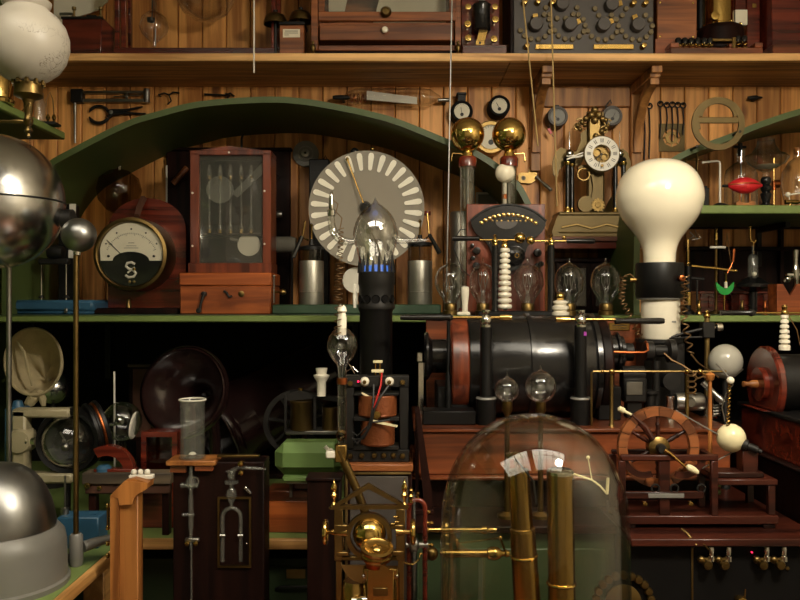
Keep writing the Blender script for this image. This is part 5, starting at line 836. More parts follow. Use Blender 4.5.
for i, (x, mat, lab) in enumerate(((699, 'brass', 'stubby brass terminal post beside the black post'), (742, 'old_brass', 'dull brass terminal post before the low red case'), (765, 'copper', 'reddish terminal post beside the notched box'))):
    t = T('terminal_post', lab, 'terminal', x, 3.0, ZM, group='terminal posts'); t.one(mat, t.L(x, [(0, t.b), (3, t.b), (3, t.b-2), (1.5, t.b-4), (2.6, t.b-7), (1.4, t.b-9), (1.6, t.b-14), (0, t.b-15)], 0, 10))
# ================= SIDE SHELF, LEFT =================
t = T('brass_canister', 'bright brass canister on the green side shelf', 'canister', -2, 2.6, ZS)
t.one('bright_brass', t.L(-3, [(0, t.b), (16, t.b), (17, t.b-3), (15.4, t.b-5), (15.4, 72), (13, 68), (0, 68)], -0, 28))
t = T('glass_bottle', 'small clear bottle with steel cap on the side shelf', 'bottle', 41, 2.85, ZS)
t.part('glass', 'dusty_glass', t.L(40, [(0, t.b), (5.5, t.b), (5.5, 104), (4, 100), (3, 98), (3, 95), (0, 95)], 0, 18)); t.part('cap', 'steel', t.L(40, [(3.4, 98), (3.4, 93), (0, 92)], 0, 12))
t = T('terminal_board', 'small dark board with two brass terminals on the side shelf', 'terminal board', 52, 2.93, ZS)
t.part('board', 'iron', t.box(44, t.b, 58, t.b-3, -8, 8, .5))
for x in (48, 54): t.part('terminal', 'brass', t.L(x, [(2, t.b-3), (1, t.b-5), (2.2, t.b-8), (1.2, t.b-11), (0, t.b-12)], 0, 10))
t.part('lead', 'wire', t.tube([(48, t.b-10), (46, 100), (50, 92), (53, 100), (54, t.b-10)], .5, 5))
# ================= LEFT FOREGROUND =================
t = T('globe_lamp', 'frosted globe lamp with etched flowers on a brass bracket', 'lamp', 28, 1.9, py=138)
gx, gy = 26.5, 42
t.part('globe', 'etched_globe', t.L(gx, [(13, 82), (22, 78), (31, 70.5), (37.5, 60), (40.6, 48), (40.4, 37), (37, 26), (30, 16.5), (22, 10.5), (20.6, 8.5), (23, 5), (23.6, 2), (21.6, 2.5), (19.5, 8.5), (21, 11.5), (29, 17.5), (36, 27), (39.4, 38), (39.5, 48), (36.5, 59.5), (30, 69.5), (21, 77)], 0, 48), sharp=60)
cr = t.part('gallery', 'old_brass', t.L(28.5, [(11.5, 97), (13.6, 95), (13, 88), (13.6, 84), (12.8, 84), (12.2, 88), (12.6, 94)], 0, 24), t.L(28.5, [(5, 103), (6, 100), (12, 97.5), (14, 96), (5, 96)], 0, 24))
for k in range(10):
    a = 2*PI*k/10; t.part('gallery_leaf', 'old_brass', t.LD((28.5+13.4*math.cos(a), 86, 13.4*math.sin(a)), (28.5+14.4*math.cos(a), 77.5, 14.4*math.sin(a)), [(0, 0), (2.6, .1), (2.2, .5), (.9, .8), (1.3, .9), (0, 1)], 6), to=cr)
t.part('stem', 'old_brass', t.L(28.5, [(4.6, 103), (4.2, 112), (3.4, 114), (4, 118), (5, 120), (4, 124), (2.4, 127), (3.8, 129), (4.4, 131), (2, 134), (2.4, 136.5), (0, 138)], 0, 16)); e = t.wx(XL)
t.part('bracket_arm', 'old_brass', t.LX(121.5, [(1.7, e), (2, -20), (1.6, 10), (2.6, 16), (2.6, 20), (1.4, 25)], 0, 12)); t.part('wall_plate', 'old_brass', t.LX(121.5, [(0, e+4), (8, e+4), (16, e+1), (16, e)], 0, 20)); t.part('tap', 'old_brass', t.tube([(24, 112, -4), (30, 106, -5), (32, 104, -5)], .8, 6)); t.part('pull_chain', 'iron', *[t.sph(32.5+.3*math.sin(k), 106+k*2.1, .75, -5, 6) for k in range(21)])
t = T('silver_globe', 'large polished metal globe with a seam on its pole', 'globe', 0, 2.3, ZB)
cx, cy, R = -6, 204.5, 66.5
t.part('lower_half', 'spun_steel', t.L(cx, [(R*math.sin(a), cy-2+R*math.cos(a)) for a in [.1+(PI/2-.1)*k/16 for k in range(17)]], 0, 56)); t.part('upper_half', 'spun_steel', t.L(cx, [(R*math.sin(a), cy-4-R*math.cos(a)) for a in [PI/2-(PI/2)*k/16 for k in range(17)]], 0, 56)); t.part('seam', 'iron', t.L(cx, [(R-.6, cy-1.6), (R+.8, cy-2.4), (R+.8, cy-3.6), (R-.6, cy-4.4)], 0, 56)); t.part('pole', 'steel', t.L(4, [(2.6, t.b-6), (2.6, cy+60)], 10, 14)); t.part('foot', 'cast_grey', t.L(4, [(0, t.b), (20, t.b), (20, t.b-3), (8, t.b-7), (0, t.b-7)], 10, 28))
t.part('lower_collar', 'iron', t.LX(218, [(0, 58), (10, 58), (10, 68), (6, 70), (0, 70)], 12, 20))
t = T('ball_terminal', 'dull metal ball on a tall brass rod in a cast foot', 'electrode', 76, 2.17, ZB)
t.part('ball', 'satin_steel', t.sph(79, 235, 17, 0, 32)); t.part('collar', 'chrome', t.L(77, [(3.4, 255), (3.4, 250), (0, 250)], 0, 12)); t.part('rod', 'old_brass', t.L(76, [(2.6, t.b-12), (2.6, 253)], 0, 14)); t.part('socket', 'cast_grey', t.L(76, [(0, t.b), (6, t.b), (7, t.b-4), (6.6, t.b-30), (5, t.b-32), (0, t.b-32)], 0, 18)); t.part('foot_arm', 'cast_grey', t.tube([(82, 548, 4), (92, 546, 14), (105, 545, 26)], [6, 5, 4], 10)); t.part('clamp_screw', 'ebonite', t.LX(558, [(0, 62), (5, 62.5), (7, 66), (5, 69.5), (3, 70)], -4, 14))
t = T('dome_generator', 'polished metal dome seated on a grey cast base', 'generator', 2, 2.02, ZB)
cx = -2
t.part('base', 'cast_grey', t.L(cx, [(0, t.b), (67, t.b), (67.5, t.b-5), (65, t.b-7), (64, 545), (62, 535), (56, 528), (0, 528)], 0, 56)); t.part('dome', 'satin_steel', t.L(cx, sm([(54.5, 541), (54.5, 538), (53.5, 520), (48.5, 499), (38, 480), (24, 468), (10, 463.5), (0, 463)]), 0, 56)); t.part('cover_panel', 'ebonite', t.box(-34, 584, 11, 510, -64, -40, 1)); t.part('gear_knob', 'brass', t.LX(536, [(0, 4), (3, 5), (4, 8), (3, 11), (2, 12), (3.6, 14), (0, 15)], -58, 14)); t.part('wire', 'frost_white', t.tube([(2, 549, -66), (8, 551, -66), (12, 549, -64), (13, 546, -60)], .7, 6)); t.part('green_tag', 'green_paint', t.prism([(-2, 562), (2, 563), (4, 580), (-2, 582)], -66, -64))
t = T('blue_box', 'blue painted box lying on the green bench', 'box', 80, 2.35, ZB)
t.one('blue_paint', t.box(62, t.b, 103, 514, -12, 14, 1.2), t.box(90, 514, 97, 513.4, -2, 4, 0)); t = T('steel_spindle', 'thin steel spindle standing upright on the blue box', 'spindle', 65, 2.35, z=t.z+(t.b-514)*t.k); t.one('steel', t.L(65, [(0, t.b), (4, t.b), (4, t.b-6), (1.1, t.b-7), (1.1, 476), (0, 475)], 0, 10))
t = T('wooden_bracket_stand', 'pale oak stand with a stepped head and brass screws', 'stand', 128, 2.12, 0)
t.part('upright', 'oak', t.box(112, t.b, 138, 492, 0, 16, 1)); t.part('side_post', 'oak', t.prism([(111.5, t.b), (111.5, 495), (120, 487), (120, t.b)], -4, 14)); t.part('head', 'oak', t.prism([(111.5, 495), (126, 480), (149, 482), (148, 488), (141, 492), (136, 496), (134, 503), (121, 504), (120, 497)], -5, 17)); t.part('cap', 'oak', t.prism([(126, 480), (134, 478), (149, 482)], -3, 15)); 
for y in (506, 528, 544, 556): t.part('screw', 'brass', t.LX(y, [(1.2, 111.5), (1.2, 109), (2.6, 108), (2.6, 106), (0, 105)], 2, 12))
t.part('hinge_rod', 'old_brass', t.tube([(107, 506, 2), (107, 528, 2)], 1.2, 8)); t.part('bead_rail', 'frost_white', *[t.sph(x, 474.5, 3, 12, 12) for x in (130, 136.5, 143.5)], t.box(126, 481, 150, 477, 8, 16))
# ================= DARK BENCH UNDER THE SHELF =================
t = T('cloth_net', 'cream cloth net on a hoop hanging under the green shelf', 'net', 32, 2.92, py=409)
N1, N2 = 30, 10; v = []; f = []; hx, hy = 32, 362; k_ = t.k
for j in range(N2+1):
    q = j/N2
    for i in range(N1):
        a = 2*PI*i/N1; rr = 1-q**1.6; bl = 1+.06*math.sin(5*a+q*7)*q
        v.append(t.c(hx+28*rr*math.cos(a)*bl+q*2-3*q*math.sin(3*a), hy-33*rr*math.sin(a)*bl+22*q*q, 4+26*math.sin(q*PI*.5)+3*math.sin(4*a+3*q)*q))
for j in range(N2):
    for i in range(N1): f.append((j*N1+i, j*N1+(i+1) % N1, (j+1)*N1+(i+1) % N1, (j+1)*N1+i))
t.part('bag', 'linen', (v, f)); t.part('hoop', 'linen', t.torus(hx, hy, 28.5, 1.6, 3, 'y', 40, 8, ry=33.5)); t.part('hanging_tail', 'linen', t.tube([(36, 392, 8), (30, 398, 8), (26, 405, 6), (27, 408, 6)], [5, 6, 5, 3], 8), t.tube([(36, 392, 8), (40, 400, 6), (42, 407, 4)], [3, 4, 2], 8), t.tube([(16, 341, 2), (24, 352, 0), (28, 370, 0), (31, 386, 2)], [1, 1.6, 1.8, 1], 6)); t.part('hook', 'iron', t.tube([(32, 329, 3), (32, 323.5, 3)], .8, 6))
t = T('metal_ball', 'dull grey metal ball half hidden behind the cloth net', 'ball', 53, 3.1, ZB)
t.part('ball', 'spun_steel', t.sph(53, 388, 16, 0, 24)); t.part('rod', 'iron', t.L(53, [(14, t.b), (14, t.b-4), (2, t.b-7), (2, 402)], 0, 14))
t = T('crookes_lens', 'glass globe lens in a black ring on a cream C frame', 'lens', 62, 2.5, ZB)
t.part('frame', 'cream_enamel', t.box(15, 480, 29, 409, -8, 8, 2), t.box(15, 417, 72, 408, -8, 8, 2), t.box(15, 482, 75, 472, -8, 8, 2), t.LY(23, 440, [(0, -12), (11, -11), (12.5, -8), (12.5, 8)], 24)); t.part('post', 'iron', t.L(66, [(18, t.b), (18, t.b-4), (3, t.b-8), (3, 478)], 4, 16), t.box(20, t.b, 30, 480, -4, 6)); t.part('screw', 'chrome', t.LX(440, [(5, 29), (6, 31), (4, 33), (4, 38)], -6, 14)); t.part('ring', 'ebonite', t.LY(69, 441, [(27, -4), (31, -6), (33, 0), (33, 14), (28, 18), (26, 8)], 44)); t.part('globe', 'glass', t.sph(69, 441, 27, 2, 32)); t.part('inner_lens', 'iron', t.LY(69, 441, [(0, 14), (10, 13), (20, 8), (25, 4)], 32)); t.part('filament', 'steel', t.sph(68, 446, 4, -6, 12), t.tube([(60, 432), (66, 442), (74, 438)], 1, 6))
t.part('winding_ring', 'ebonite', t.LD((84, 432, 14), (96, 428, 22), [(24, 0), (27, .1), (27, .3), (24, .4), (24, .6), (27, .7), (27, .9), (24, 1)], 36)); t.part('copper_band', 'copper', t.LD((90, 430, 18), (93, 429, 20), [(25, 0), (26, .3), (26, .7), (25, 1)], 36))
t = T('blue_block', 'dark blue instrument block behind the cream C frame', 'instrument', 10, 2.62, ZB); t.one('blue_paint', t.box(4, t.b, 22, 408, 0, 20, 1.5), t.L(13, [(6, 408), (4, 402), (0, 401)], 10, 12))
t = T('disc_flask', 'clear glass flask with a white inner disc beside the lens', 'flask', 124, 2.7, ZB)
t.part('glass', 'glass', t.sph(122, 421, 19.5, 0, 30), t.L(122, [(6, t.b-40), (4, 440)], 0, 14)); t.part('disc', 'frost_white', t.LD((135, 424, -6), (137.5, 424.4, -6), [(0, 0), (13, .1), (14, .5), (13, .9), (0, 1)], 28)); t.part('electrode', 'chrome', t.sph(121, 420, 5, -4, 12), t.tube([(104, 424), (114, 424), (121, 421)], [2.4, 2, 1], 8)); t.part('stand', 'iron', t.L(122, [(16, t.b), (16, t.b-5), (5, t.b-9), (5, t.b-40), (0, t.b-40)], 0, 16)); t.part('rod', 'frost_white', t.tube([(108.5, 373, 16), (109, 440, 16), (109, t.b, 16)], 1, 6))
t = T('framed_mirror', 'small red framed mirror box under the gramophone horn', 'mirror', 159, 2.53, ZB)
t.part('frame', 'red_mahogany', t.ring([(141, 476), (141, 432), (177, 432), (177, 476)], [(146, 470), (146, 437), (172, 437), (172, 470)], 0, 8)); t.part('body', 'red_mahogany', t.box(142, 476, 176, 433, 8, 30, .6)); t.part('glass', 'smoked_glass', t.box(146, 470, 172, 437, 2, 3, 0)); t.part('stand_box', 'red_mahogany', t.box(136, t.b, 180, 476, -2, 34, 1))
t = T('rough_board', 'scuffed wooden platform holding small red instruments', 'platform', 128, 2.46, ZB)
t.part('board', 'grey_board', t.box(86, 482, 174, 471, -11, 9, .8)); t.part('front_rail', 'leather', t.box(88, 492, 172, 482, -8, -4, .8)); t.each('post', 'dark_mahogany', t.box(90, t.b, 97, 482, -4, 6), t.box(163, t.b, 170, 482, -4, 6)); t.part('screw', 'brass', t.LY(103, 486, [(0, -11), (2.4, -10), (2.4, -8)], 10), t.LY(92, 483, [(0, -14), (3, -13), (3, -8)], 10))
ZQ = t.z+(t.b-471)*t.k
t = T('red_dynamo', 'curved red painted casting lying on the scuffed platform', 'casting', 112, 2.46, ZQ)
t.one('red_mahogany', t.ring(arc(108, 472, 27, 5, 120, 18), arc(108, 472, 17, 5, 120, 18), -4, 6, False), t.box(96, t.b, 136, 468, -6, 8)); t = T('blue_lens_cap', 'dark blue lens cap lying by the red casting', 'cap', 104, 2.46, ZQ); t.one('blue_paint', t.L(104, [(0, t.b), (8, t.b), (8, t.b-3), (5, t.b-6), (0, t.b-6.5)], 0, 16))
t = T('red_block_stack', 'stack of dark red mahogany blocks on the green bench', 'box', 161, 2.66, ZB)
t.one('red_mahogany', t.box(150, t.b, 178, 506, 0, 30, .8), t.box(154, 506, 178, 494, 2, 28, .8), t.box(152, 494, 178, 484, 0, 30, .8))
# gramophone horns
def horn(label, px, Y, prof, d0, d1, base):
    t = T('gramophone_horn', label, 'horn', px, Y, ZB)
    t.part('bell', 'horn_lacquer', t.LD(d0, d1, prof, 48), sharp=60); return t
t = horn('dark lacquered gramophone horn with its round bell facing out', 192, 2.75, [(41, -.06), (44, 0), (43.4, .02), (40, .05), (30, .2), (19, .42), (10, .7), (5, 1), (4, 1), (9, .7), (18, .42), (29, .2), (39, .05), (41, -.06)], (192, 388, -30), (202, 404, 30), 0)
t.part('rim', 'horn_lacquer', t.LD((192, 388, -30), (193.6, 390.5, -20), [(43.6, -.3), (45, 0), (45, .3), (43.6, .5)], 48)); t.part('elbow', 'horn_lacquer', t.tube([(202, 404, 30), (205, 416, 38), (206, 450, 40), (206, t.b-10, 40)], [5, 5, 6, 6], 14)); t.part('foot', 'dark_mahogany', t.box(188, t.b, 226, t.b-10, 28, 52, 1))
t = horn('long black gramophone horn lying on its side', 268, 3.28, [(46, 0), (47, .01), (43, .1), (39, .3), (36, .55), (34, .8), (32, 1), (0, 1), (0, .98), (34, .7), (42, .1), (46, 0)], (222, 428, -34), (318, 376, 34), 0)
t.part('rim', 'horn_lacquer', t.LD((222, 428, -34), (230, 423.7, -28), [(45.6, -.1), (48, .1), (48, .5), (45.6, .8)], 48)); t.part('cradle', 'dark_mahogany', t.box(278, t.b, 304, 426, -8, 24, 1), t.box(262, t.b, 320, t.b-5, -16, 34, 1))
t = T('photo_frame', 'dark framed print with a pale top edge under the shelf', 'picture', 140, 3.3, py=420)
t.part('frame', 'dark_mahogany', t.ring([(129, 440), (129, 366), (154, 366), (154, 440)], [(132, 437), (132, 369), (151, 369), (151, 437)], 0, 4)); t.part('print', 'leather', t.box(132, 437, 151, 369, 2, 3, 0)); t.part('top_edge', 'grey_board', t.box(128, 367, 156, 364.5, -1, 5, 0)); t.part('prop', 'dark_mahogany', t.box(136, t.wy(ZB), 146, 440, 0, 10))
# the dark mahogany voltameter cabinet
t = T('voltameter_cabinet', 'tall dark mahogany board with mounted glass stopcock tubes', 'cabinet', 218, 2.2, 0)
t.part('body', 'dark_mahogany', t.box(173, t.b, 264, 462, 0, 34, 1)); t.part('shelf', 'oak', t.box(168, 464.5, 217, 459.5, -8, 26, .8)); t.part('shelf_block', 'mahogany', t.box(171, 472, 187, 464.5, -4, 6), t.box(196, 470, 214, 464.5, -6, 4)); t.part('rail', 'old_brass', t.box(217, 457.5, 259, 455, 0, 6, .4)); t.part('inner_frame', 'old_brass', t.ring([(218, 567), (218, 496.5), (251.5, 496.5), (251.5, 567)], [(220, 565), (220, 498.5), (249.5, 498.5), (249.5, 565)], -2.5, 0)); t.part('u_tube', 'dusty_glass', t.tube([(223.5, 560, -4), (223.5, 520, -4)]+[(x, y, -4) for x, y in arc(232.5, 516, 9, 180, 0, 14)]+[(241.5, 520, -4), (241.5, 560, -4)], 2, 10)); t.part('top_bulb', 'dusty_glass', t.L(232.5, [(1.6, 507), (1.6, 503), (3, 500), (5.4, 494), (4.6, 489), (2, 486), (2, 483), (7, 482), (7, 480), (3, 479), (4, 472), (6, 470)], -5, 16)); t.part('spout', 'dusty_glass', t.tube([(231, 476, -5), (234, 469, -5), (240, 466.6, -5), (256, 467, -5), (267, 468, -5)], [3, 2.6, 2, 1.8, .8], 10)); t.part('thumb_screw', 'brass', t.LY(242.5, 462, [(0, -12), (2.6, -11), (3, -7), (1.5, -6), (1.5, 0)], 12), t.LY(243, 471, [(0, -12), (2.4, -11), (2.8, -7), (1.5, -6), (1.5, 0)], 12)); t.each('clip', 'chrome', t.LX(534.5, [(0, 220), (2, 221), (2, 226)], -4, 10), t.LX(534.5, [(2, 239), (2, 244), (0, 245)], -4, 10), t.sph(247, 543, 1.2, -2, 8), t.tube([(246, 488, -2), (251, 493, -2)], 1.6, 6), t.sph(246, 487.5, 2, -2, 8)); t.part('left_tube', 'dusty_glass', t.L(192.5, [(1.4, 548), (1.8, 530), (2.6, 526), (2.4, 496), (1.6, 492), (2, 488), (5.6, 484), (5, 479), (2, 474), (1.6, 465)], -6, 14)); t.part('left_tap', 'dusty_glass', t.LX(484, [(0, 182), (3, 183), (2, 188), (2, 196), (3, 199), (0, 200)], -6, 12), t.LX(513, [(0, 183), (1.6, 184), (1.2, 196), (0, 197)], -6, 10), t.torus(196, 480, 4, 1, -6, 'y', 14, 6)); t.part('left_clip', 'steel', t.box(186, 541, 200, 537, -5, 0, .8)); t.part('left_screw', 'brass', t.LY(189, 541.5, [(0, -9), (2.4, -8), (2.6, -5)], 12), t.LY(197.5, 541.5, [(0, -9), (2.4, -8), (2.6, -5)], 12)); t.part('lower_tube', 'dusty_glass', t.L(192.5, [(1, 548), (1, 640)], -4, 8))
ZV = t.z+(t.b-459.5)*t.k
t = T('glass_cylinder', 'tall clear glass cylinder with a white rim', 'jar', 192, 2.22, ZV)
t.part('glass', 'dusty_glass', t.L(192.5, [(0, t.b-1), (11, t.b-1), (12, t.b-2), (12, 403), (13.4, 399.5), (12.6, 399), (11, 403)], 0, 28)); t.part('rim', 'frost_white', t.torus(192.5, 399.6, 13, .8, 0, 'z', 30, 6)); t.part('foot', 'dusty_glass', t.L(192.5, [(0, t.b), (13, t.b), (13, t.b-2), (0, t.b-3)], 0, 24)); t.part('base_bead', 'frost_white', t.L(192.5, [(0, t.b-3), (4, t.b-4), (2, t.b-6), (0, t.b-6)], 0, 12))
# iron wheel machine
t = T('wheel_register', 'cast iron spoked wheel machine with brass drums', 'machine', 296, 2.68, ZB)
t.part('wheel', 'iron', t.ring(arc(295, 424, 33, 0, 354, 59), arc(295, 424, 28, 0, 354, 59), 6, 12), *[t.tube([(295, 424, 9), (295+29*math.cos(a), 424-29*math.sin(a), 9)], 2, 6) for a in [PI*(.1+k/3.5) for k in range(7)]], t.LY(295, 424, [(0, 2), (7, 3), (7, 16), (0, 16)], 18)); t.part('stand', 'iron', t.box(284, t.b, 344, t.b-8, -6, 30, 1), t.box(288, t.b-8, 300, 424, 14, 22, 1), t.box(326, t.b-8, 336, 432, 4, 14)); t.part('bench_plate', 'steel', t.box(287, 433, 344, 429, -12, 16, .8)); t.part('drum', 'old_brass', t.L(302, [(0, 429), (11.5, 429), (11, 404), (12, 402), (12, 400), (0, 400)], -2, 24)); t.part('drum', 'old_brass', t.L(331, [(0, 429), (9, 429), (9, 407), (0, 407)], 0, 20)); t.part('top_frame', 'iron', t.prism([(285, 397), (290, 392), (301, 390), (316, 394), (344, 398), (344, 402), (316, 398), (289, 400)], -6, 8), t.box(285, 432, 288, 393, -8, -5), t.box(314, 432, 317, 396, -8, -5)); t.part('oil_cup', 'brass', t.L(301, [(2.6, 394), (2.6, 388), (0, 387)], -2, 10))
t = T('porcelain_socket', 'white porcelain socket on the iron wheel machine', 'socket', 322, 2.64, py=400)
t.one('porcelain', t.L(321.5, [(0, 396), (4.6, 396), (4.6, 382), (7, 378), (8, 376), (8, 375), (5, 374), (6, 368), (0, 368)], 0, 18))
t = T('green_hood', 'pale green metal cover hood on a small wooden box', 'cover', 305, 2.45, z=.73+.17)
bb_ = [(275, 463), (281, 449), (290, 441), (318, 440), (330, 442), (344, 446), (346, 470), (338, 482), (290, 472)]
t.part('hood', 'hood_green', t.box(276, 473, 344, 441, -16, 22, 9), sharp=20); t.part('rim', 'hood_green', t.box(284, 480, 343, 473, -13, 20, 2)); t.part('bracket', 'steel', t.box(287, 483, 320, 475, -4, 14, .5), t.L(291, [(1.6, 497), (1.6, 483)], 0, 8)); t.part('knob', 'porcelain', t.sph(331, 450.5, 5, -12, 14), t.tube([(326, 444, -12), (331, 450, -12)], 2, 8))
t = T('hood_box', 'plain wooden box under the pale green hood', 'box', 296, 2.48, ZB)
t.part('body', 'orange_wood', t.box(268, t.b, 322, 500, -2, 30, 1)); t.part('lid', 'mahogany', t.box(267, 500, 323, 490, -3, 31, 1)); t.part('block', 'red_mahogany', t.box(293, 490, 322, 482, 2, 22, .8))
# ================= CENTRE =================
t = T('burner_tube', 'black crowned burner column holding a teardrop glass vessel', 'burner', 376, 2.48, ZB)
t.part('column', 'ebonite', t.L(376, [(0, t.b), (26, t.b), (26, t.b-4), (15, t.b-9), (15, 378), (16.4, 374), (16.4, 312), (18, 309), (0, 309)], 0, 28)); t.part('drum', 'iron', t.L(376.5, [(0, 309), (18.2, 309), (18.8, 306), (17.6, 303), (17.6, 286), (18.4, 284), (18, 272), (16.5, 272), (16.5, 284), (0, 284)], 0, 32))
for a in (-60, -30, 0, 30, 60):
    q = math.radians(a); t.part('vent_hole', 'black_board', lathe_core(t.c(376.5+17.6*math.sin(q), 299, -17.6*math.cos(q)), (math.sin(q), -math.cos(q), 0), [(0, .6*t.k), (3.2*t.k, .5*t.k), (4*t.k, 1.1*t.k), (4.4*t.k, 0)], 14))
sp = []
for k in range(18):
    a = 2*PI*k/18; r0 = 17.4; hh = 19+5*math.sin(k*2.3); sp.append(t.LD((376.5+r0*math.cos(a), 273, r0*math.sin(a)), (376.5+(r0-1)*math.cos(a), 273-hh, (r0-1)*math.sin(a)), [(1.7, 0), (1.3, .4), (.6, .75), (0, 1)], 6))
t.part('crown', 'iron', *sp); t.part('burner_plate', 'ebonite', t.L(376.5, [(0, 280), (16, 280), (16, 274), (0, 273)], 0, 24)); t.part('flame', 'flame_blue', t.L(376.5, [(11, 273), (13.4, 271), (12.6, 266), (9, 265), (0, 266)], 0, 24), label='low blue gas flame inside the crown'); t.part('flame_tip', 'ivory', t.LD((371, 268, -8), (370, 255, -8), [(1.4, 0), (1.8, .4), (0, 1)], 8))  # the ivory cone paints the flame's yellow tip, a glow put into colour
t.part('vessel', 'silvered_glass', t.L(375.5, sm([(15.5, 276), (16.4, 262), (19, 250), (22, 240), (22.4, 232), (20, 222), (15, 213), (8, 206.5), (3, 203), (1, 199), (0, 197)]), 0, 36), sharp=70); t.part('arm', 'silvered_glass', t.tube([(354, 242), (346, 241.5), (338, 238), (333, 231), (331.5, 222), (331, 214)], [3.2, 3.8, 4, 4, 3.6, 3.4], 14)); t.part('arm', 'silvered_glass', t.tube([(396, 240.5), (406, 241), (418, 240.5), (428, 240)], [3.4, 2.8, 2.4, .8], 14)); t.part('arm_collar', 'chrome', t.L(331.5, [(3.8, 216), (4.2, 214), (4.2, 210.5), (2.6, 209), (2.2, 196), (1, 192), (0, 191)], 0, 14)); t.part('electrode', 'chrome', t.LY(369.5, 231.5, [(0, -7), (3.4, -6.6), (3.4, -4), (0, -3)], 16), t.tube([(371, 232, -4), (376, 241, -2), (380, 253, 0)], .9, 6), t.tube([(380, 253, 0), (380, 270, 0)], .8, 6)); t.part('side_bracket', 'frost_white', t.box(353.5, 308, 356.5, 284, -4, 0, .4))
t = T('regulator_tube', 'glass bulb tube with porcelain cap on a slanted brass arm', 'glass tube', 366, 1.93, ZF)
t.part('bulb', 'glass', t.L(342, [(4, 455), (4.6, 452), (4.6, 368), (6, 364), (11, 358), (15, 350), (15.6, 345), (13, 336), (8, 330), (4.6, 328)], 0, 28)); t.part('inner_bulb', 'dusty_glass', t.sph(340, 346.5, 4, -3, 12), t.tube([(341, 346, -3), (343, 366, 0), (342, 380, 0)], 1, 6)); t.part('cap', 'porcelain', t.L(342, [(0, 336), (4.4, 335), (4.8, 318), (3.6, 313), (5, 311), (4, 307), (2, 305), (0, 305)], 0, 16)); t.part('cap_wire', 'wire', t.helix((339, 305, -2), (338, 338, -2), 4, 5, .5)); t.part('collar', 'copper', t.L(342, [(5.2, 384), (5.4, 381), (5.2, 378)], 0, 16)); t.part('lead', 'chrome', t.tube([(346, 372, 0), (352, 368, 0), (349, 364, 0), (355, 374, 0), (352, 366, 0), (358, 372, 0)], .4, 5)); t.part('clamp', 'brass', t.box(335, 462, 347, 444, -4, 5, 1.2), t.LY(341, 435, [(4, -5), (5, -3), (5, 4)], 14)); t.part('clamp_clip', 'frost_white', t.box(326, 458, 336, 451, -3, 3, 1)); t.part('arm', 'old_brass', t.tube([(339, 450, 0), (356, 488, 0), (368, 520, 0), (372, t.b, 0)], [4.4, 4.4, 4.4, 4.4], 12))
# transformer on its cabinet
t = T('transformer_cabinet', 'narrow dark cabinet with pale edged panel under the transformer', 'cabinet', 378, 2.2, 0)
t.part('body', 'dark_mahogany', t.box(344, t.b, 412, 471, 0, 58, 1)); t.part('ledge', 'walnut', t.box(343, 471, 413, 463.5, -4, 60, 1)); t.part('panel', 'slate', t.box(350, 690, 408, 476, -1.5, 0, .4)); t.part('panel_edge', 'dull_brass', t.box(345, 690, 347.5, 474, -2.5, 0, .4), t.box(345, 474, 411, 472, -2.5, 0, .3))
ZX = t.z+(t.b-463.5)*t.k
t = T('step_transformer', 'open iron framed transformer with two copper windings', 'transformer', 377, 2.23, ZX)
t.part('top_bar', 'iron', t.box(345, 387, 409, 375.5, -4, 12, .8)); t.part('bottom_bar', 'iron', t.box(345, t.b, 409, 449, -4, 12, .8)); t.part('side_bar', 'iron', t.box(345.5, 449, 354, 387, -3, 14, .8)); t.part('side_bar', 'iron', t.box(399.5, 449, 408.5, 387, -3, 14, .8)); t.each('flange', 'iron', t.box(354, 395, 399, 392.5, -6, 18, .4), t.box(354, 420, 399, 416, -7, 18, .4), t.box(354, 449, 399, 445, -6, 18, .4))
for y0, y1, r in ((416, 395, 20), (445, 420, 17.5)):
    pr = [(0, y0), (r-1, y0)]; n = 7
    for k in range(n): yy = y0-(y0-y1)*(k+.5)/n; pr += [(r, yy), (r-.5, yy-(y0-y1)*.45/n)]
    t.part('winding', 'copper_winding', t.L(377.5, pr+[(0, y1)], 6, 28))
for x in (365, 389.5): g = t.part('insulator', 'porcelain', t.LY(x, 381, [(0, -11), (3, -10.6), (4.6, -8), (4.6, -4)], 16)); t.part('nut', 'old_brass', t.LY(x, 381, [(0, -13), (2, -12.6), (2, -10)], 10), to=g)
for x, y in ((350.5, 383), (402.5, 382), (350.5, 455), (362, 454.5), (374.5, 454.5), (384, 454.5), (393.5, 454.5), (402.5, 455)): t.part('bolt', 'old_brass', t.LY(x, y, [(0, -7), (2.4, -6.6), (3, -5), (3, -4)], 8))
t.part('lamp_jewel', 'pilot_red', t.LY(358.5, 381, [(0, -6), (1.1, -5.4), (1.1, -4)], 8)); t.part('top_terminal', 'ivory', t.box(371.5, 372.5, 383.5, 369.5, -2, 6, .4), t.box(373, 363, 382.5, 360.5, -2, 6, .4)); t.part('terminal_rod', 'brass', t.L(375.5, [(1, 375.5), (1, 360)], 2, 6), t.L(380, [(1, 375.5), (1, 360)], 2, 6)); t.part('red_lead', 'red_wire', t.tube([(382, 372, -6), (381, 384, -8), (377, 398, -16), (373, 408, -16)], .9, 6)); t.part('black_lead', 'ink', t.tube([(374, 384, -6), (374, 400, -16), (372, 415, -17), (368, 428, -16), (358, 441, -14), (353, 436, -10)], 1.2, 6), t.tube([(389, 384, -10), (380, 396, -18), (374, 410, -18), (371, 424, -17), (364, 436, -14), (354, 438, -10)], 1.1, 6), t.tube([(353, 430, -10), (358, 434, -12), (364, 428, -14), (372, 420, -16), (390, 418, -14)], .9, 6)); t.part('paper_strip', 'ivory', t.prism([(362, 391), (370, 395), (370, 397), (362, 393)], -8, -7.4), t.prism([(372, 417), (398, 423), (397, 425), (372, 420)], -15, -14.4)); t.part('clip', 'brass', t.LY(377, 413, [(0, -16), (4, -15.6), (5, -13)], 14))
t = T('dark_cabinet', 'plain dark mahogany cabinet behind the gabled brass instrument', 'cabinet', 325, 2.1, 0)
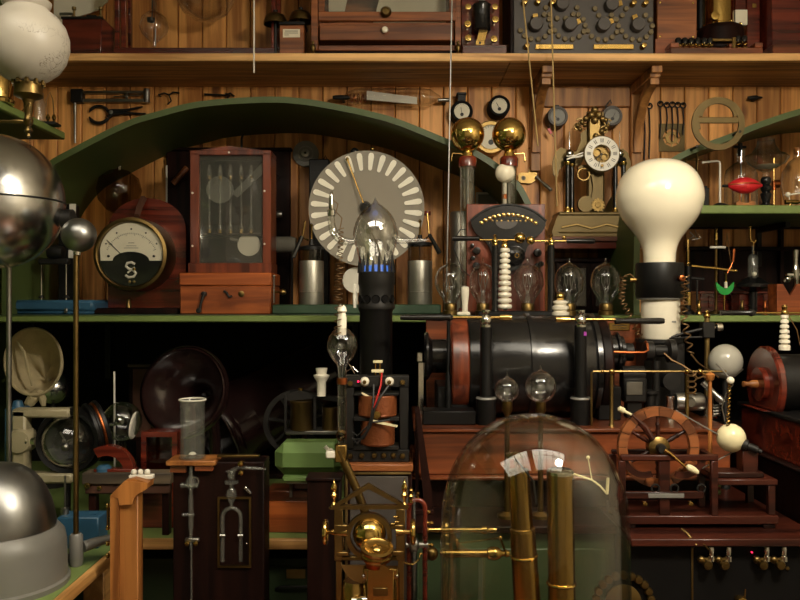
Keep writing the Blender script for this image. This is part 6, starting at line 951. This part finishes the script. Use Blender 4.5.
t.one('dark_mahogany', t.box(307, t.b, 340, 481, 0, 26, 1), t.box(305.5, 481, 341.5, 478, -2, 28, .6))
t = T('black_trestle', 'black sloping wooden trestle at the coil plinth end', 'trestle', 419, 2.2, ZC)
t.one('dark_mahogany', t.prism([(415, 408), (419, 406), (432, 492), (432, t.b), (425, t.b), (423, 494)], -2, 6), t.prism([(415.5, t.b), (415.5, 409), (419, 409), (419, t.b)], 6, 12), t.box(415, t.b, 434, t.b-5, -3, 13))
# gabled brass instrument
t = T('brass_instrument', 'gabled brass optical instrument with ball eyepiece and finials', 'instrument', 368, 1.78, ZF)
t.part('gable', 'old_brass', t.ring([(329, 507.5), (368.5, 483), (409, 506.5), (407, 508.5), (331, 509)], [(340, 504.5), (368.5, 488.5), (398, 504), (396, 504.6), (342, 504.9)], -3, 3)); t.part('side_post', 'old_brass', t.box(334.5, 560, 343, 508.5, -3, 3, .6)); t.part('side_post', 'old_brass', t.box(396, 560, 405, 508.5, -3, 3, .6)); t.part('cross_plate', 'old_brass', t.box(334.5, 532, 348, 524, -4, 4, .6), t.box(390, 528, 404, 524, -4, 4, .6), t.box(337, 555, 349, 551, -4, 3, .6), t.box(390, 555, 404, 550, -4, 3, .6), t.box(334.5, 560, 405, 556, -2, 4, .6))
for x in (334, 404.5): t.part('finial', 'bright_brass', t.L(x, [(2.8, 508), (3, 504), (1.2, 502), (1.4, 499), (3.2, 497), (3.4, 494.5), (1.6, 492), (3.2, 489), (3, 486), (1.2, 483), (0, 477)], 0, 14))
t.part('ring', 'old_brass', t.ring(arc(369, 535.5, 23, 0, 352.5, 47), arc(369, 535.5, 18.5, 0, 352.5, 47), -4, 4)); t.part('ball', 'bright_brass', t.sph(369.5, 533, 16.6, -2, 32)); t.part('eyepiece', 'brass', t.LD((377, 549, -26), (378, 537, -30), [(0, 0), (14, 0), (15.4, .15), (15.4, .4), (14.4, .55), (15.8, .7), (15.8, .95), (13, 1), (11, .9), (5, .88), (3, 1), (0, 1.02)], 32)); t.part('neck', 'copper', t.L(376, [(9, 560), (10, 552), (12, 548)], -22, 24))
for x0, x1 in ((321, 347), (399, 418)):
    c0 = 325.5 if x0 < 340 else 413; t.part('focus_wheel', 'bright_brass', t.torus(c0, 532, 10.5, 2.6, 0, 'x', 28, 10), t.LX(532, [(0, c0-2), (8.5, c0-1), (8.5, c0+1), (0, c0+2)], 0, 20)); t.part('focus_shaft', 'brass', t.LX(532, [(0, c0-4), (2.2, c0-3), (2, 331 if x0 < 340 else 402), (3.4, 334 if x0 < 340 else 405), (5, 347 if x0 < 340 else 396)], 0, 14))
t.part('mount', 'brass', t.box(368, 640, 394, 560, -26, -20, .8), t.prism([(373, 561), (381, 552), (390, 560), (388, 566), (375, 567)], -30, -24), t.box(364, 572, 398, 562, -22, -10, .8)); t.part('slot_plate', 'old_brass', t.box(374, 586, 388, 578, -28, -26, .4)); t.part('curved_plate', 'dull_brass', t.prism([(342, 562), (366, 562), (366, 572), (362, 580), (354, 577), (347, 572)], -10, -8)); t.part('barrel', 'brass', t.L(356, [(14, t.b-8), (14, 584), (12, 580), (0, 580)], 0, 24), t.L(388, [(12, t.b-8), (12, 572), (0, 572)], 0, 24)); t.part('foot', 'old_brass', t.box(334, t.b, 406, t.b-8, -32, 20, 1.2)); t.part('side_screw', 'chrome', t.LX(592, [(0, 352), (2.4, 353), (2.4, 360), (4, 362), (4, 368), (0, 369)], -22, 12), t.sph(364.5, 568, 1.8, -23, 10), t.sph(397, 568, 1.8, -23, 10)); t.each('support', 'old_brass', t.box(336, t.b-8, 342, 560, -2, 3, .6), t.box(398, t.b-8, 404, 560, -2, 3, .6)); t.part('small_screw', 'brass', *[t.LX(y, [(0, x-3), (1.6, x-2), (1.2, x), (2, x+2), (0, x+3)], -4, 10) for x, y in ((397, 521), (393, 523), (396, 516))])
# friction machine behind the bell jar
t = T('friction_machine', 'small glass disc machine with brass conductor rods', 'electrostatic machine', 425, 1.9, ZF)
t.part('frame', 'red_mahogany', t.tube([(409, t.b-6, 0), (409, 510, 0)]+[(x, y, 0) for x, y in arc(417, 508, 8, 180, 0, 10)]+[(425, 512, 0), (425, t.b-6, 0)], 2.6, 10)); t.part('base', 'red_mahogany', t.box(398, t.b, 440, t.b-6, -30, 30, 1)); t.part('glass_disc', 'pane_glass', t.LX(545, [(0, 413), (52, 413), (52, 415), (0, 415)], 0, 44)); t.part('hub', 'steel', t.LX(545, [(0, 405), (3, 406), (3, 409), (7, 411), (7, 417), (3, 419), (3, 428), (0, 429)], 0, 16)); t.part('finial', 'brass', t.L(411, [(3, 502), (2, 499), (3, 496), (1.6, 494), (2.4, 490), (0, 486)], 0, 12), t.L(418, [(2, 499), (1, 496), (2, 493), (0, 491)], 0, 10)); t.part('rod', 'brass', t.LX(534, [(0, 424), (3, 425), (3.6, 428), (2.4, 430), (2.6, 482), (4, 484), (4, 488), (2.4, 490), (3, 494), (2.2, 498), (0, 499)], 14, 16)); t.part('conductor', 'brass', t.LX(558, [(0, 440), (3.4, 441), (4.4, 444), (4, 446), (4, 488), (5.6, 489), (7, 493), (7, 497), (5.6, 501), (3.4, 503), (2.4, 506), (4, 508), (3, 511), (0, 512)], 14, 20)); t.part('conductor_ball', 'old_brass', t.sph(432, 558, 7, 14, 20)); t.part('link', 'brass', t.tube([(457, 548, 14), (480, 545, 14), (502, 542, 14)], .9, 6), t.sph(502, 542, 2.6, 14, 10), t.L(458, [(1.6, 554), (1, 548), (1.8, 544), (0, 542)], 14, 10), t.L(451, [(1.6, 554), (1.8, 548), (0, 547)], 14, 10), t.tube([(502, 542, 14), (505, 550, 14), (507, 556, 14)], 1.2, 6)); t.part('wire_loop', 'brass', t.tube([(402, 557, -4), (405, 562, -4), (412, 564, -2), (419, 561, 4), (420, 556, 8), (428, 558, 12)], 1, 6)); t.part('column', 'dusty_glass', t.L(455, [(6, t.b), (6, t.b-4), (2.6, t.b-7), (2.6, 562)], 14, 14), t.L(482, [(6, t.b), (6, t.b-4), (2.6, t.b-7), (2.6, 562)], 14, 14)); t.each('knob', 'brass', *[t.LX(y, [(0, x-4), (2, x-3), (1.4, x-1), (2.4, x+1), (1.6, x+3), (0, x+4)], 0, 10) for x, y in ((430, 523), (427, 512), (430, 545))])
# the bell jar
t = T('jar_base', 'round dark wooden base under the glass bell jar', 'base', 534, 1.6, ZF)
t.one('dark_mahogany', t.L(534, [(0, t.b), (108, t.b), (110, t.b-6), (104, t.b-10), (101, t.b-16), (0, t.b-16)], 0, 56))
ZJ = t.z+16*t.k
t = T('bell_jar', 'large clear glass bell jar with domed top', 'bell jar', 534, 1.6, ZJ)
o_ = [(96, t.b), (96, t.b-3), (94, t.b-5), (93.6, 560), (93, 522), (91, 500), (86.5, 481), (79, 463), (68, 446), (53, 431), (36, 421), (18, 415.5), (0, 413.5)]
o_ = o_[:3]+sm(o_[3:], 3); t.one('bell_glass', t.L(534, o_+[(0, 415)]+[(max(r-1.4, 0), y+1) for r, y in reversed(o_[3:-1])]+[(92.4, t.b)], 0, 72), sharp=70)
t = T('brass_tube', 'leaning ringed brass tube with slanting rod inside the bell jar', 'tube', 530, 1.6, ZJ)
def tb(t, p, q, rr, rings, n=28):
    P, Q = Vector(p), Vector(q); L_ = (Q-P).length
    t.part('tube', 'brass', t.LD(p, q, rr, n))
    for s, r in rings: c_ = P+(Q-P)*s; d_ = (Q-P).normalized()*2.2; t.part('ring', 'bright_brass', t.LD(tuple(c_-d_), tuple(c_+d_), [(r-2, 0), (r, .2), (r+.6, .5), (r, .8), (r-2, 1)], n))
tb(t, (533, t.b, 6), (518.5, 470, 0), [(14, 0), (13.4, .5), (12.6, .72), (11, .725), (10.6, 1), (0, 1)], ((.585, 13.6), (.71, 12.2)))
t.part('top_plate', 'brass', t.L(513, [(0, 456), (9, 455.5), (9, 452), (3, 451), (0, 450)], -8, 24), t.tube([(514, 456, -8), (518, 470, 0)], 2, 8)); t.part('rod', 'iron', t.tube([(514, 456, -10), (531, 478, -14), (534, 500, -14)], 1, 6))
t = T('brass_tube', 'upright ringed brass tube inside the bell jar', 'tube', 562, 1.6, ZJ)
tb(t, (562, t.b, -4), (560, 474, 0), [(14.6, 0), (13.4, .5), (13.4, 1), (0, 1)], ((.47, 14.6),))
t.part('top_lens', 'chrome', t.L(560, [(13.6, 474), (13.6, 471), (11, 469), (0, 469)], 0, 28)); t.part('grip', 'ivory', t.tube([(607, 494, 0), (608, 478, 0)], 1.6, 8), t.tube([(607, 494, 0), (600, 486, 0), (592, 480, 0), (574, 474, 0)], 1, 6), t.sph(588, 457.5, 2, 0, 10), t.tube([(588, 458, 0), (592, 480, 0)], .6, 6))
